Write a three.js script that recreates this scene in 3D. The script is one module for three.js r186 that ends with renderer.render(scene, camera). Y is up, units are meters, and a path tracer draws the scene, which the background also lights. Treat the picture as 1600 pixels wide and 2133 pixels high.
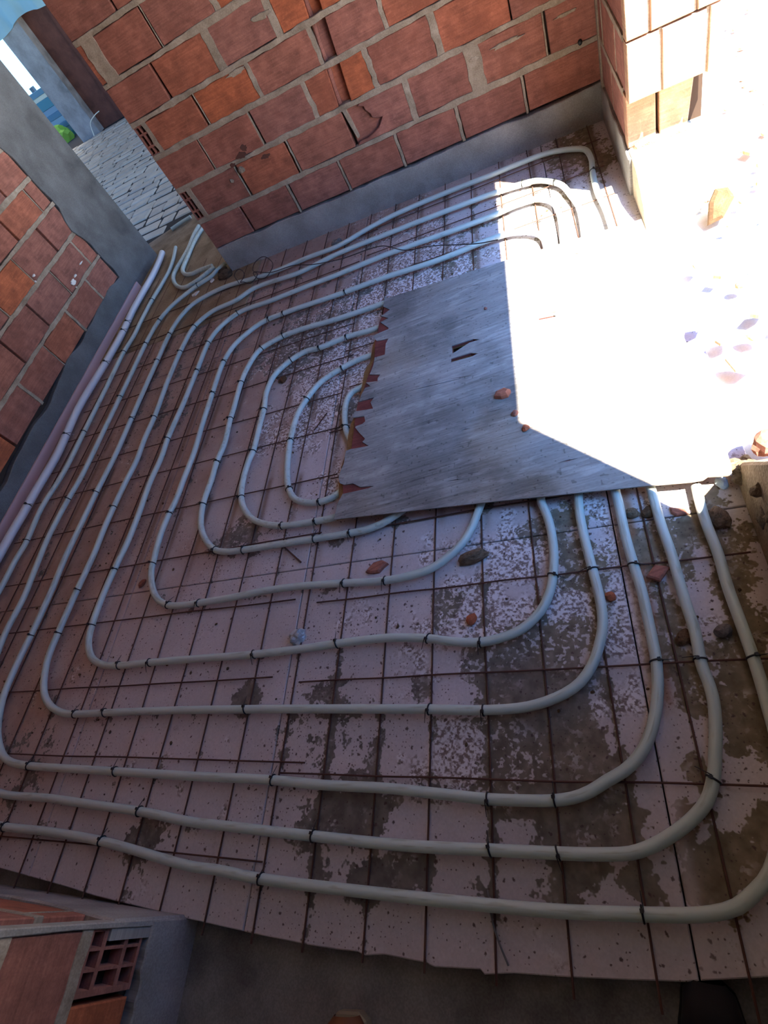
import * as THREE from 'three';
import { Sky } from 'three/addons/objects/Sky.js';
import { mergeGeometries } from 'three/addons/utils/BufferGeometryUtils.js';

// ---------------------------------------------------------------- camera, sky, sun, exposure
const scene = new THREE.Scene();
const camera = new THREE.PerspectiveCamera(88.07, 1600 / 2133, 0.03, 120);
camera.position.set(0, 1.2, 0);
camera.matrixAutoUpdate = true;
camera.setRotationFromMatrix(new THREE.Matrix4().makeBasis(
  new THREE.Vector3(0.9140, -0.39861, -0.07558), new THREE.Vector3(0.16221, 0.52978, -0.83248), new THREE.Vector3(0.37188, 0.74862, 0.54888)));
scene.add(camera);
const renderer = new THREE.WebGLRenderer({ antialias: true });
renderer.toneMapping = THREE.LinearToneMapping;
renderer.toneMappingExposure = 1.08;
renderer.shadowMap.enabled = true;
const SUN = new THREE.Vector3(0.332, 0.883, 0.332).normalize();
const sky = new Sky();
sky.scale.setScalar(900);
Object.assign(sky.material.uniforms.turbidity, { value: 12 });
Object.assign(sky.material.uniforms.rayleigh, { value: 0.45 });
Object.assign(sky.material.uniforms.mieCoefficient, { value: 0.004 });
Object.assign(sky.material.uniforms.mieDirectionalG, { value: 0.75 });
sky.material.uniforms.sunPosition.value.copy(SUN);
sky.name = 'sky';
scene.add(sky);
const sun = new THREE.DirectionalLight(0xfff0d8, 46);
sun.position.copy(SUN).multiplyScalar(14);
sun.castShadow = true;
sun.shadow.mapSize.set(4096, 4096);
Object.assign(sun.shadow.camera, { left: -7, right: 7, top: 7, bottom: -7, near: 1, far: 40 });
sun.name = 'sun';
scene.add(sun, sun.target);

// ---------------------------------------------------------------- measured runs (metres, [x, z] on the floor)
const RUNS = {
 Q1:[[-2.449,-3.357],[-2.431,-3.237],[-2.42,-3.077],[-2.426,-2.888],[-2.429,-2.704],[-2.413,-2.482],[-2.418,-2.257],[-2.446,-1.889],[-2.413,-1.549],[-2.428,-1.333],[-2.431,-1.211],[-2.44,-1.103],[-2.443,-0.992],[-2.459,-0.76],[-2.472,-0.585]],
 Q2:[[-2.342,-3.369],[-2.299,-3.2],[-2.278,-3.042],[-2.284,-2.916],[-2.302,-2.748],[-2.304,-2.581],[-2.299,-2.425],[-2.315,-2.281],[-2.307,-1.99],[-2.301,-1.68],[-2.295,-1.502],[-2.301,-1.386],[-2.327,-1.228],[-2.309,-1.039],[-2.319,-0.953],[-2.319,-0.844],[-2.329,-0.666],[-2.276,-0.435],[-2.162,-0.204],[-2.05,-0.077],[-1.893,-0.02],[-1.721,-0.001],[-1.516,0.002],[-1.306,0.012],[-0.997,0.044],[-0.927,0.045],[-0.804,0.052],[-0.509,0.054],[-0.273,0.052],[-0.168,0.049],[-0.044,0.041],[0.037,0.034],[0.072,0.027],[0.099,0.017],[0.125,-0.002],[0.151,-0.026],[0.183,-0.083],[0.206,-0.154],[0.219,-0.229],[0.221,-0.286],[0.222,-0.314],[0.222,-0.372],[0.219,-0.454],[0.216,-0.52],[0.217,-0.604],[0.213,-0.665],[0.212,-0.714],[0.215,-0.78]],
 Q3:[[-1.762,-2.84],[-1.811,-2.796],[-1.834,-2.756],[-1.925,-2.712],[-2.007,-2.658],[-2.082,-2.586],[-2.129,-2.485],[-2.148,-2.35],[-2.147,-2.06],[-2.145,-1.873],[-2.144,-1.65],[-2.144,-1.356],[-2.158,-1.238],[-2.167,-1.04],[-2.152,-0.9],[-2.134,-0.758],[-2.141,-0.63],[-2.136,-0.573],[-2.102,-0.428],[-2.04,-0.28],[-1.971,-0.176],[-1.883,-0.111],[-1.781,-0.083],[-1.566,-0.077],[-1.368,-0.067],[-1.204,-0.059],[-1.028,-0.044],[-0.932,-0.041],[-0.802,-0.037],[-0.688,-0.034],[-0.516,-0.03],[-0.42,-0.03],[-0.296,-0.033],[-0.17,-0.036],[-0.138,-0.037],[-0.098,-0.039],[-0.048,-0.044],[-0.017,-0.054],[0.013,-0.069],[0.046,-0.09],[0.072,-0.111],[0.091,-0.132],[0.11,-0.172],[0.121,-0.212],[0.131,-0.252],[0.138,-0.295],[0.138,-0.328],[0.134,-0.363],[0.137,-0.436],[0.134,-0.489],[0.132,-0.544],[0.13,-0.617],[0.125,-0.681],[0.123,-0.748],[0.122,-0.797]],
 Q4:[[0.189,-2.156],[0.189,-2.233],[0.193,-2.33],[0.201,-2.42],[0.189,-2.512],[0.157,-2.549],[0.046,-2.61],[-0.082,-2.619],[-0.203,-2.617],[-0.447,-2.622],[-0.698,-2.606],[-0.829,-2.573],[-0.97,-2.525],[-1.151,-2.529],[-1.384,-2.522],[-1.68,-2.567],[-1.802,-2.552],[-1.898,-2.513],[-1.959,-2.414],[-1.98,-2.272],[-1.98,-2.08],[-1.978,-1.867],[-1.973,-1.645],[-1.969,-1.443],[-1.982,-1.234],[-1.987,-1.033],[-1.99,-0.916],[-1.98,-0.772],[-1.98,-0.603],[-1.985,-0.505],[-1.983,-0.428],[-1.977,-0.374],[-1.953,-0.31],[-1.916,-0.249],[-1.847,-0.189],[-1.794,-0.169],[-1.698,-0.159],[-1.562,-0.155],[-1.334,-0.15],[-1.145,-0.146],[-1.063,-0.144],[-0.819,-0.141],[-0.674,-0.134],[-0.524,-0.132],[-0.414,-0.126],[-0.298,-0.119],[-0.218,-0.119],[-0.168,-0.121],[-0.128,-0.128],[-0.096,-0.141],[-0.071,-0.156],[-0.036,-0.175],[-0.007,-0.2],[0.017,-0.234],[0.035,-0.275],[0.048,-0.32],[0.056,-0.376],[0.057,-0.417],[0.057,-0.483],[0.056,-0.539],[0.051,-0.598],[0.047,-0.662],[0.046,-0.712],[0.046,-0.775],[0.045,-0.804],[0.12,-1.25],[0.19,-1.7],[0.2,-2.0]],
 Q5:[[0.095,-2.22],[0.077,-2.299],[0.05,-2.348],[-0.008,-2.411],[-0.085,-2.436],[-0.192,-2.449],[-0.443,-2.456],[-0.699,-2.457],[-0.973,-2.451],[-1.172,-2.415],[-1.453,-2.433],[-1.556,-2.383],[-1.713,-2.359],[-1.799,-2.279],[-1.823,-2.146],[-1.826,-1.88],[-1.811,-1.635],[-1.814,-1.503],[-1.806,-1.363],[-1.818,-1.249],[-1.825,-1.12],[-1.827,-1.016],[-1.822,-0.906],[-1.83,-0.764],[-1.832,-0.668],[-1.833,-0.586],[-1.829,-0.499],[-1.804,-0.428],[-1.77,-0.375],[-1.715,-0.335],[-1.641,-0.311],[-1.578,-0.307],[-1.46,-0.308],[-1.165,-0.309],[-0.806,-0.304],[-0.428,-0.295],[-0.301,-0.29],[-0.205,-0.295],[-0.142,-0.313],[-0.103,-0.334],[-0.082,-0.354],[-0.062,-0.383],[-0.044,-0.425],[-0.033,-0.464],[-0.03,-0.506],[-0.032,-0.549],[-0.036,-0.596],[-0.04,-0.643],[-0.044,-0.704],[-0.044,-0.782],[0.03,-1.3],[0.1,-1.8],[0.115,-2.1]],
 Q6:[[-0.195,-2.272],[-0.318,-2.27],[-0.702,-2.279],[-0.946,-2.264],[-1.076,-2.263],[-1.315,-2.253],[-1.496,-2.254],[-1.592,-2.192],[-1.637,-2.104],[-1.646,-1.88],[-1.65,-1.665],[-1.661,-1.46],[-1.655,-1.343],[-1.664,-1.219],[-1.656,-1.053],[-1.657,-0.933],[-1.669,-0.828],[-1.676,-0.698],[-1.671,-0.608],[-1.655,-0.543],[-1.612,-0.489],[-1.549,-0.46],[-1.47,-0.452],[-1.339,-0.454],[-1.151,-0.455],[-0.948,-0.455],[-0.8,-0.46],[-0.69,-0.467],[-0.552,-0.472],[-0.487,-0.468],[-0.433,-0.462],[-0.363,-0.448],[-0.304,-0.443],[-0.263,-0.448],[-0.214,-0.463],[-0.183,-0.484],[-0.154,-0.516],[-0.133,-0.561],[-0.123,-0.604],[-0.117,-0.655],[-0.118,-0.724],[-0.125,-0.773],[-0.134,-0.812],[-0.08,-1.2],[0.01,-1.7],[0.045,-2.05],[0.03,-2.2],[-0.02,-2.27],[-0.1,-2.285]],
 Q7:[[-0.202,-2.102],[-0.443,-2.087],[-0.664,-2.099],[-0.922,-2.097],[-1.199,-2.103],[-1.324,-2.09],[-1.407,-2.035],[-1.456,-1.98],[-1.487,-1.875],[-1.489,-1.747],[-1.486,-1.67],[-1.48,-1.489],[-1.47,-1.321],[-1.475,-1.187],[-1.477,-1.096],[-1.488,-1.031],[-1.493,-0.943],[-1.483,-0.841],[-1.474,-0.786],[-1.443,-0.723],[-1.397,-0.672],[-1.341,-0.645],[-1.277,-0.637],[-1.208,-0.638],[-1.074,-0.643],[-0.963,-0.651],[-0.858,-0.652],[-0.7,-0.644],[-0.563,-0.635],[-0.482,-0.642],[-0.433,-0.653],[-0.389,-0.679],[-0.35,-0.713],[-0.32,-0.76],[-0.306,-0.796],[-0.2,-1.1],[-0.06,-1.6],[-0.02,-1.9],[-0.04,-2.02],[-0.115,-2.085]],
 Q8:[[-0.65,-1.914],[-0.693,-1.913],[-0.896,-1.914],[-1.079,-1.927],[-1.171,-1.921],[-1.284,-1.874],[-1.323,-1.772],[-1.333,-1.684],[-1.328,-1.53],[-1.328,-1.47],[-1.317,-1.33],[-1.327,-1.247],[-1.325,-1.153],[-1.329,-1.06],[-1.319,-0.988],[-1.294,-0.923],[-1.25,-0.867],[-1.201,-0.829],[-1.147,-0.815],[-1.083,-0.812],[-0.956,-0.81],[-0.815,-0.809],[-0.695,-0.808],[-0.632,-0.812],[-0.586,-0.824],[-0.552,-0.841],[-0.516,-0.864]],
 Q9:[[-0.598,-1.765],[-0.649,-1.762],[-0.733,-1.761],[-0.827,-1.767],[-0.952,-1.752],[-1.019,-1.758],[-1.099,-1.722],[-1.154,-1.663],[-1.173,-1.57],[-1.162,-1.476],[-1.161,-1.398],[-1.158,-1.25],[-1.166,-1.206],[-1.169,-1.128],[-1.155,-1.039],[-1.131,-0.989],[-1.08,-0.933],[-1.024,-0.902],[-0.949,-0.881],[-0.822,-0.874],[-0.77,-0.875],[-0.716,-0.882]],
 Q10:[[-0.647,-1.61],[-0.686,-1.605],[-0.757,-1.6],[-0.823,-1.58],[-0.912,-1.532],[-0.958,-1.461],[-0.987,-1.389],[-0.995,-1.287],[-0.988,-1.182],[-0.973,-1.092],[-0.956,-1.037],[-0.924,-0.986],[-0.882,-0.96],[-0.826,-0.948],[-0.777,-0.955],[-0.737,-0.978],[-0.705,-1.0]],
 Q11:[[-0.692,-1.457],[-0.727,-1.437],[-0.759,-1.426],[-0.776,-1.39],[-0.779,-1.34],[-0.772,-1.287],[-0.757,-1.23],[-0.725,-1.167]],
};
const BENDS = {
 B1:[[-2.145,-3.497],[-2.161,-3.4],[-2.167,-3.299],[-2.158,-3.159],[-2.154,-3.06],[-2.144,-2.991],[-2.094,-2.917],[-2.03,-2.886],[-1.975,-2.89],[-1.874,-2.881]],
 B2:[[-2.204,-3.549],[-2.21,-3.443],[-2.196,-3.266],[-2.204,-3.132],[-2.214,-3.053],[-2.209,-2.966],[-2.165,-2.871],[-2.101,-2.792],[-2.034,-2.752],[-1.947,-2.777],[-1.85,-2.853]],
 B3:[[-2.515,-3.714],[-2.442,-3.749],[-2.357,-3.776]],
};
const TIES = {
 Q1:[[-2.394,-1.69],[-2.457,-1.254],[-2.263,-2.504],[-2.414,-2.582],[-2.396,-2.225]],
 Q2:[[-2.307,-2.76],[-2.32,-2.291],[-2.303,-1.683],[-2.315,-1.047],[-1.699,0.0],[-1.304,0.012],[-0.801,0.05],[-0.044,0.041],[0.223,-0.375]],
 Q3:[[-2.124,-2.483],[-1.93,-2.715],[-2.138,-2.284],[-2.149,-1.875],[-2.158,-1.238],[-1.204,-0.059],[-0.688,-0.033],[-0.296,-0.033],[-0.169,-0.036],[0.105,-0.165],[0.136,-0.376]],
 Q4:[[-1.981,-2.293],[-1.974,-2.081],[-1.976,-1.665],[-1.985,-1.24],[-1.82,-0.585],[-1.699,-0.16],[-1.334,-0.15],[-0.818,-0.141],[-0.298,-0.119],[-0.167,-0.121],[0.055,-0.377],[0.053,-0.597],[0.197,-2.319]],
 Q5:[[-1.799,-2.279],[-1.824,-2.087],[-1.81,-1.631],[-1.826,-1.127],[-1.832,-0.758],[-1.834,-0.588],[-1.584,-0.307],[-1.46,-0.308],[-0.944,-0.303],[-0.428,-0.294],[-0.3,-0.29],[-0.037,-0.596],[-0.073,-2.438],[0.053,-2.341]],
 Q6:[[-1.645,-2.081],[-1.651,-1.878],[-1.665,-1.455],[-1.671,-0.819],[-1.681,-0.603],[-1.468,-0.452],[-1.339,-0.454],[-0.95,-0.454],[-0.686,-0.467],[-0.433,-0.462],[-0.303,-0.443],[-0.126,-0.594],[-1.559,-2.393]],
 Q7:[[-1.488,-1.878],[-1.481,-1.671],[-1.485,-1.031],[-1.481,-0.819],[-1.339,-0.645],[-1.209,-0.639],[-0.691,-0.644],[-0.563,-0.635],[-1.284,-2.097],[-1.203,-2.094],[-0.875,-2.108]],
 Q8:[[-1.33,-1.683],[-1.322,-1.468],[-1.326,-1.241],[-1.332,-1.042],[-1.207,-0.828],[-1.083,-0.812],[-0.815,-0.809],[-0.692,-0.807],[-1.273,-1.883],[-1.166,-1.922]],
 Q9:[[-1.164,-1.467],[-1.162,-1.249],[-1.153,-1.036],[-0.949,-0.881],[-0.822,-0.874],[-1.196,-1.909],[-0.827,-1.767],[-0.952,-1.752]],
 Q10:[[-0.964,-1.461],[-0.99,-1.256],[-0.948,-1.029],[-0.82,-0.947],[-0.823,-1.58]],
 Q11:[[-0.763,-1.256]],
};
const EDGE = [[-1.815,0.091],[-1.683,0.097],[-1.42,0.115],[-1.292,0.126],[-1.003,0.141],[-0.798,0.149],[-0.68,0.152],[-0.614,0.152],[-0.567,0.15],[-0.551,0.154],[-0.511,0.148],[-0.429,0.15],[-0.41,0.154],[-0.325,0.147],[-0.317,0.153],[-0.266,0.145],[-0.177,0.139],[-0.087,0.131],[0.005,0.122],[0.019,0.119],[0.073,0.11],[0.119,0.102],[0.182,0.088]];
const VENEER = [[-0.636,-1.888],[-0.657,-1.905],[-0.653,-1.873],[-0.656,-1.842],[-0.624,-1.806],[-0.648,-1.79],[-0.663,-1.786],[-0.626,-1.754],[-0.659,-1.745],[-0.622,-1.695],[-0.621,-1.686],[-0.672,-1.678],[-0.683,-1.666],[-0.666,-1.638],[-0.616,-1.629],[-0.625,-1.603],[-0.624,-1.542],[-0.665,-1.542],[-0.666,-1.505],[-0.672,-1.474],[-0.677,-1.457],[-0.633,-1.44],[-0.642,-1.425],[-0.641,-1.409],[-0.688,-1.419],[-0.667,-1.393],[-0.688,-1.392],[-0.699,-1.364],[-0.706,-1.331],[-0.647,-1.331],[-0.659,-1.311],[-0.646,-1.277],[-0.715,-1.286],[-0.721,-1.275],[-0.722,-1.259],[-0.677,-1.252],[-0.67,-1.226],[-0.68,-1.217],[-0.703,-1.214],[-0.706,-1.209],[-0.69,-1.184],[-0.662,-1.146],[-0.671,-1.135],[-0.646,-1.111],[-0.711,-1.115],[-0.729,-1.112],[-0.729,-1.07],[-0.73,-1.056],[-0.738,-1.028],[-0.741,-1.004],[-0.741,-1.003],[-0.734,-0.982],[-0.716,-0.971],[-0.686,-0.97],[-0.659,-0.95],[-0.61,-0.943],[-0.629,-0.938],[-0.666,-0.937],[-0.717,-0.936],[-0.731,-0.901],[-0.734,-0.857],[-0.736,-0.845],[-0.631,-0.838],[-0.287,-0.814],[0.104,-0.782],[0.202,-0.772],[0.226,-0.772],[0.237,-0.779],[0.26,-0.775],[0.283,-0.772]];
const CORE = [[-0.653,-1.855],[-0.654,-1.791],[-0.666,-1.757],[-0.668,-1.695],[-0.673,-1.635],[-0.668,-1.541],[-0.686,-1.448],[-0.695,-1.39],[-0.711,-1.329],[-0.714,-1.266],[-0.712,-1.212],[-0.711,-1.116],[-0.727,-1.04],[-0.731,-1.012],[-0.717,-0.934],[-0.73,-0.883]];
const BASEPLY = [[-0.654,-1.836],[-0.659,-1.754],[-0.672,-1.696],[-0.687,-1.632],[-0.689,-1.539],[-0.708,-1.494],[-0.709,-1.431],[-0.711,-1.383],[-0.711,-1.329],[-0.721,-1.277],[-0.734,-1.24],[-0.736,-1.186],[-0.733,-1.122],[-0.742,-1.074],[-0.746,-0.996],[-0.733,-0.919],[-0.734,-0.852]];
const CRACKS = [[[-0.543,-1.318],[-0.306,-1.309]],[[-0.34,-1.089],[-0.309,-1.088]],[[-0.387,-0.909],[-0.323,-0.904]],[[-0.308,-1.789],[-0.251,-1.773]],[[-0.336,-1.647],[-0.272,-1.64]],[[-0.386,-1.325],[-0.283,-1.309]],[[-0.081,-0.898],[-0.027,-0.9]],[[-0.08,-1.503],[0.02,-1.499]],[[-0.07,-1.401],[0.009,-1.402]],[[-0.003,-1.793],[0.027,-1.789]],[[0.049,-1.782],[0.087,-1.764]],[[0.0,-1.711],[0.032,-1.709]],[[0.042,-1.709],[0.069,-1.704]],[[0.09,-1.318],[0.109,-1.316]],[[-0.003,-0.905],[0.039,-0.899]],[[-0.71,-1.587],[-0.65,-1.581]],[[-0.367,-0.859],[-0.306,-0.859]],[[-0.265,-1.136],[-0.207,-1.137]],[[0.144,-1.982],[0.227,-1.952]],[[0.266,-1.784],[0.306,-1.763]],[[0.348,-1.73],[0.401,-1.697]],[[0.441,-1.671],[0.47,-1.659]]];
const HOLES = [[[-0.369,-1.484],[-0.295,-1.487],[-0.271,-1.474],[-0.307,-1.473],[-0.329,-1.462],[-0.346,-1.452],[-0.367,-1.442]],[[-0.371,-1.419],[-0.305,-1.421],[-0.279,-1.408],[-0.297,-1.401],[-0.338,-1.401],[-0.372,-1.401]],[[-0.078,-1.495],[-0.032,-1.488],[-0.023,-1.478],[-0.077,-1.485]]];
const DIRT = [[-0.151,-0.383,0.092,1.1],[-0.227,-0.334,0.073,1.1],[-0.258,-0.144,0.068,1.2],[-0.164,-0.244,0.087,1.1],[-0.198,-0.18,0.076,1.0],[-0.111,-0.216,0.055,0.9],[-0.209,-0.453,0.044,0.9],[-0.103,-0.445,0.061,0.6],[-0.17,-0.747,0.043,1.1],[-0.068,-0.757,0.04,1.1],[-0.09,-0.663,0.033,0.9],[-0.074,-0.609,0.038,0.9],[-0.019,-0.614,0.042,0.8],[0.077,-0.638,0.04,1.1],[0.144,-0.627,0.043,1.0],[0.072,-0.664,0.035,0.9],[0.106,-0.482,0.032,0.9],[0.077,-0.38,0.044,1.1],[0.246,-0.554,0.051,0.8],[0.244,-0.448,0.04,0.9],[0.169,-0.7,0.039,0.9],[0.251,-0.763,0.047,1.0],[0.292,-0.665,0.052,0.7],[0.202,-0.345,0.055,1.1],[0.159,-0.302,0.02,1.0],[0.168,-0.259,0.023,1.0],[0.205,-0.242,0.036,1.1],[0.154,-0.217,0.019,0.9],[0.078,-0.185,0.024,1.0],[0.108,-0.286,0.021,0.9],[-0.112,-0.099,0.061,1.0],[-0.139,-0.052,0.051,0.9],[-0.153,-0.082,0.035,0.9],[-0.025,-0.103,0.02,0.9],[0.057,-0.122,0.02,1.0],[0.071,-0.037,0.04,1.1],[0.06,-0.003,0.032,1.1],[0.131,-0.041,0.028,1.0],[0.11,-0.067,0.022,0.8],[0.166,-0.098,0.028,1.0],[-0.028,0.004,0.027,1.1],[-0.057,-0.007,0.02,0.8],[-0.143,-0.022,0.051,0.7],[-0.224,0.024,0.026,0.8],[-0.49,0.023,0.047,1.1],[-0.564,0.033,0.038,0.9],[-0.686,0.021,0.026,1.1],[-0.565,-0.088,0.058,1.0],[-0.625,-0.095,0.06,0.7],[-0.71,-0.082,0.051,0.6],[-0.439,-0.001,0.031,0.7],[-0.331,0.015,0.024,0.9],[-0.982,-0.335,0.041,1.1],[-0.953,-0.347,0.049,0.9],[-0.74,-0.34,0.058,0.6],[-0.66,-0.361,0.049,0.7],[-0.616,-0.225,0.076,0.5],[-0.774,-0.214,0.069,0.5],[-0.395,-0.563,0.045,1.0],[-0.334,-0.45,0.036,0.5],[-0.268,-0.378,0.066,1.0],[-1.156,-0.893,0.076,0.7],[-1.075,-0.889,0.063,0.5],[-0.3,-0.865,0.056,0.8],[-0.755,-0.833,0.053,0.4],[-0.465,-0.365,0.025,0.7],[-0.452,-0.342,0.024,0.8],[-0.843,-1.184,0.105,0.35],[-0.768,-1.346,0.086,0.6],[-1.014,-1.698,0.161,0.4],[-0.998,-1.876,0.17,0.5],[-1.151,-1.782,0.146,0.5],[-0.938,-2.118,0.211,0.4],[-1.189,-1.96,0.126,0.5],[-1.715,-2.116,0.276,0.35],[-2.092,-3.006,0.337,0.6],[-1.723,-2.435,0.26,0.5],[-2.195,-2.577,0.207,0.4],[-1.747,-1.627,0.139,0.5],[-1.431,-0.292,0.06,0.3],[-1.846,-0.224,0.071,0.6],[-1.7,-0.21,0.066,0.5],[-1.21,0.024,0.056,0.9],[-1.16,-0.01,0.048,0.7],[-1.739,-0.102,0.055,0.6],[-0.266,-2.274,0.124,0.5],[-0.412,-2.077,0.145,0.3],[0.116,-2.55,0.143,0.6],[0.268,-2.416,0.106,0.7],[0.175,-2.724,0.126,0.6],[-0.532,-0.853,0.047,0.5]];
const FLAKE = [[-0.203,-0.709,0.086,1],[-0.357,-0.552,0.075,0.8],[-0.089,-0.478,0.092,1],[-0.175,-0.462,0.054,0.8],[-0.438,-0.717,0.057,0.4],[-0.262,-0.505,0.058,0.7],[-0.523,-2.214,0.16,0.8],[-0.433,-2.054,0.145,1],[-0.694,-2.061,0.162,0.9],[-0.85,-2.004,0.168,0.9],[-0.992,-1.841,0.168,1],[-1.118,-1.863,0.148,0.9],[-0.867,-1.478,0.164,0.9],[-0.943,-1.304,0.091,0.6],[-0.824,-1.624,0.121,1],[-0.019,-0.614,0.063,0.9],[0.004,-0.437,0.057,0.8],[-0.369,-0.177,0.075,0.8],[-0.236,-0.198,0.069,0.6],[-0.316,-0.235,0.063,0.8],[-0.469,-0.448,0.077,0.4],[0.029,-0.315,0.044,0.6],[-0.065,-0.289,0.046,0.6],[0.038,-0.522,0.038,0.7],[-0.018,-0.791,0.034,0.7],[-0.785,-1.044,0.097,0.5],[-0.3,-0.425,0.057,0.5],[-1.127,-1.357,0.1,0.5],[0.1,-0.767,0.031,0.6],[-0.655,-2.496,0.155,0.4],[0.154,-0.626,0.037,0.6],[-0.66,-0.598,0.076,0.4]];

// ---------------------------------------------------------------- helpers
let seed = 7;
const rnd = () => { seed = (seed + 0x6d2b79f5) | 0; let t = Math.imul(seed ^ (seed >>> 15), 1 | seed); t = (t + Math.imul(t ^ (t >>> 7), 61 | t)) ^ t; return ((t ^ (t >>> 14)) >>> 0) / 4294967296; };
const rr = (a, b) => a + (b - a) * rnd();
const clamp = (v, a = 0, b = 1) => Math.min(b, Math.max(a, v));
const smooth = (a, b, x) => { const t = clamp((x - a) / (b - a)); return t * t * (3 - 2 * t); };
const mix = (a, b, t) => a + (b - a) * t;
const NS = 256, NG = new Float32Array(NS * NS);
for (let i = 0; i < NS * NS; i++) NG[i] = rnd();
function noise(x, y) {
  const xf = Math.floor(x), yf = Math.floor(y); let u = x - xf, v = y - yf; u = u * u * (3 - 2 * u); v = v * v * (3 - 2 * v);
  const x0 = xf & 255, x1 = (xf + 1) & 255, y0 = (yf & 255) << 8, y1 = ((yf + 1) & 255) << 8;
  const a = NG[y0 + x0], b = NG[y0 + x1], c = NG[y1 + x0], d = NG[y1 + x1];
  return a + (b - a) * u + (c - a) * v + (a - b - c + d) * u * v;
}
const fbm = (x, y, n = 4) => { let s = 0, a = 0.5, t = 0; for (let i = 0; i < n; i++) { s += a * noise(x, y); t += a; a *= 0.5; x = x * 2.03 + 17.3; y = y * 2.03 + 5.1; } return s / t; };
const used = {};
function numbered(n) { const k = used[n] = (used[n] ?? -1) + 1; return k ? n + '_' + String(k).padStart(3, '0') : n; }
function tag(o, label, category, group, kind) {
  if (label) o.userData.label = label;
  if (category) o.userData.category = category;
  if (group) o.userData.group = group;
  if (kind) o.userData.kind = kind;
  return o;
}
const top = (o, name) => { o.name = numbered(name); scene.add(o); return o; };
const struct = (name) => { const g = new THREE.Group(); g.name = name; g.userData.kind = 'structure'; scene.add(g); return g; };
function part(parent, name, geo, mat) { const m = new THREE.Mesh(geo, mat); m.name = name; parent.add(m); return m; }
const srgb = (r, g, b) => new THREE.Color().setRGB(r / 255, g / 255, b / 255, THREE.SRGBColorSpace);

function dataTexture(w, h, fn, repeat) {
  const d = new Uint8Array(w * h * 4);
  const o = [0, 0, 0];
  for (let y = 0; y < h; y++) for (let x = 0; x < w; x++) { fn(x / w, y / h, o); const i = (y * w + x) * 4; d[i] = clamp(o[0], 0, 255); d[i + 1] = clamp(o[1], 0, 255); d[i + 2] = clamp(o[2], 0, 255); d[i + 3] = 255; }
  const t = new THREE.DataTexture(d, w, h);
  t.colorSpace = THREE.SRGBColorSpace; t.magFilter = THREE.LinearFilter; t.minFilter = THREE.LinearMipmapLinearFilter; t.generateMipmaps = true;
  t.wrapS = t.wrapT = THREE.MirroredRepeatWrapping;
  if (repeat) t.repeat.set(repeat, repeat);
  t.needsUpdate = true;
  return t;
}
const std = (o) => new THREE.MeshStandardMaterial({ roughness: 0.9, metalness: 0, ...o });

// prism: polygon (x, y) with a chamfered front at z = d1 and open back at z = d0
function prism(pts, d0, d1, ch = 0, uvOff = [0, 0]) {
  let P = pts.map((p) => new THREE.Vector2(p[0], p[1]));
  if (THREE.ShapeUtils.isClockWise(P)) P.reverse();
  const n = P.length, In = [];
  for (let i = 0; i < n; i++) {
    const a = P[(i + n - 1) % n], b = P[i], c = P[(i + 1) % n];
    const e0 = b.clone().sub(a).normalize(), e1 = c.clone().sub(b).normalize();
    const n0 = new THREE.Vector2(-e0.y, e0.x), n1 = new THREE.Vector2(-e1.y, e1.x), m = n0.clone().add(n1);
    const l = m.lengthSq(); In.push(l < 0.05 ? b.clone() : b.clone().addScaledVector(m, (2 * ch) / Math.max(l, 0.8)));
  }
  const v = [], uv = [];
  const put = (p, z) => { v.push(p.x, p.y, z); uv.push(p.x + uvOff[0], p.y + uvOff[1]); };
  const quad = (a, za, b, zb, c, zc, d, zd) => { put(a, za); put(b, zb); put(c, zc); put(a, za); put(c, zc); put(d, zd); };
  for (const [i, j, k] of THREE.ShapeUtils.triangulateShape(In, [])) { put(In[i], d1); put(In[j], d1); put(In[k], d1); }
  for (let i = 0; i < n; i++) {
    const j = (i + 1) % n;
    if (ch > 0) quad(P[i], d1 - ch, P[j], d1 - ch, In[j], d1, In[i], d1);
    quad(P[i], d0, P[j], d0, P[j], d1 - ch, P[i], d1 - ch);
  }
  const g = new THREE.BufferGeometry();
  g.setAttribute('position', new THREE.Float32BufferAttribute(v, 3)); g.setAttribute('uv', new THREE.Float32BufferAttribute(uv, 2));
  g.computeVertexNormals();
  return g;
}
// shape with holes, extruded from z = d0 to d1, uv in metres
function slabShape(pts, holes, d0, d1) {
  const s = new THREE.Shape(pts.map((p) => new THREE.Vector2(p[0], p[1])));
  for (const h of holes) s.holes.push(new THREE.Path(h.map((p) => new THREE.Vector2(p[0], p[1]))));
  const g = new THREE.ExtrudeGeometry(s, { depth: d1 - d0, bevelEnabled: false, curveSegments: 6 });
  g.translate(0, 0, d0);
  return g;
}
const box = (w, h, d, x, y, z) => { const g = new THREE.BoxGeometry(w, h, d); g.translate(x, y, z); const p = g.attributes.position, nn = g.attributes.normal, u = g.attributes.uv; for (let i = 0; i < p.count; i++) { const ax = Math.abs(nn.getX(i)), ay = Math.abs(nn.getY(i)); u.setXY(i, ax > 0.5 ? p.getZ(i) : p.getX(i), ay > 0.5 ? p.getZ(i) : p.getY(i)); } return g; };
const v3 = (L, y) => L.map((p) => new THREE.Vector3(p[0], p[2] ?? y, p[1]));
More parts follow.
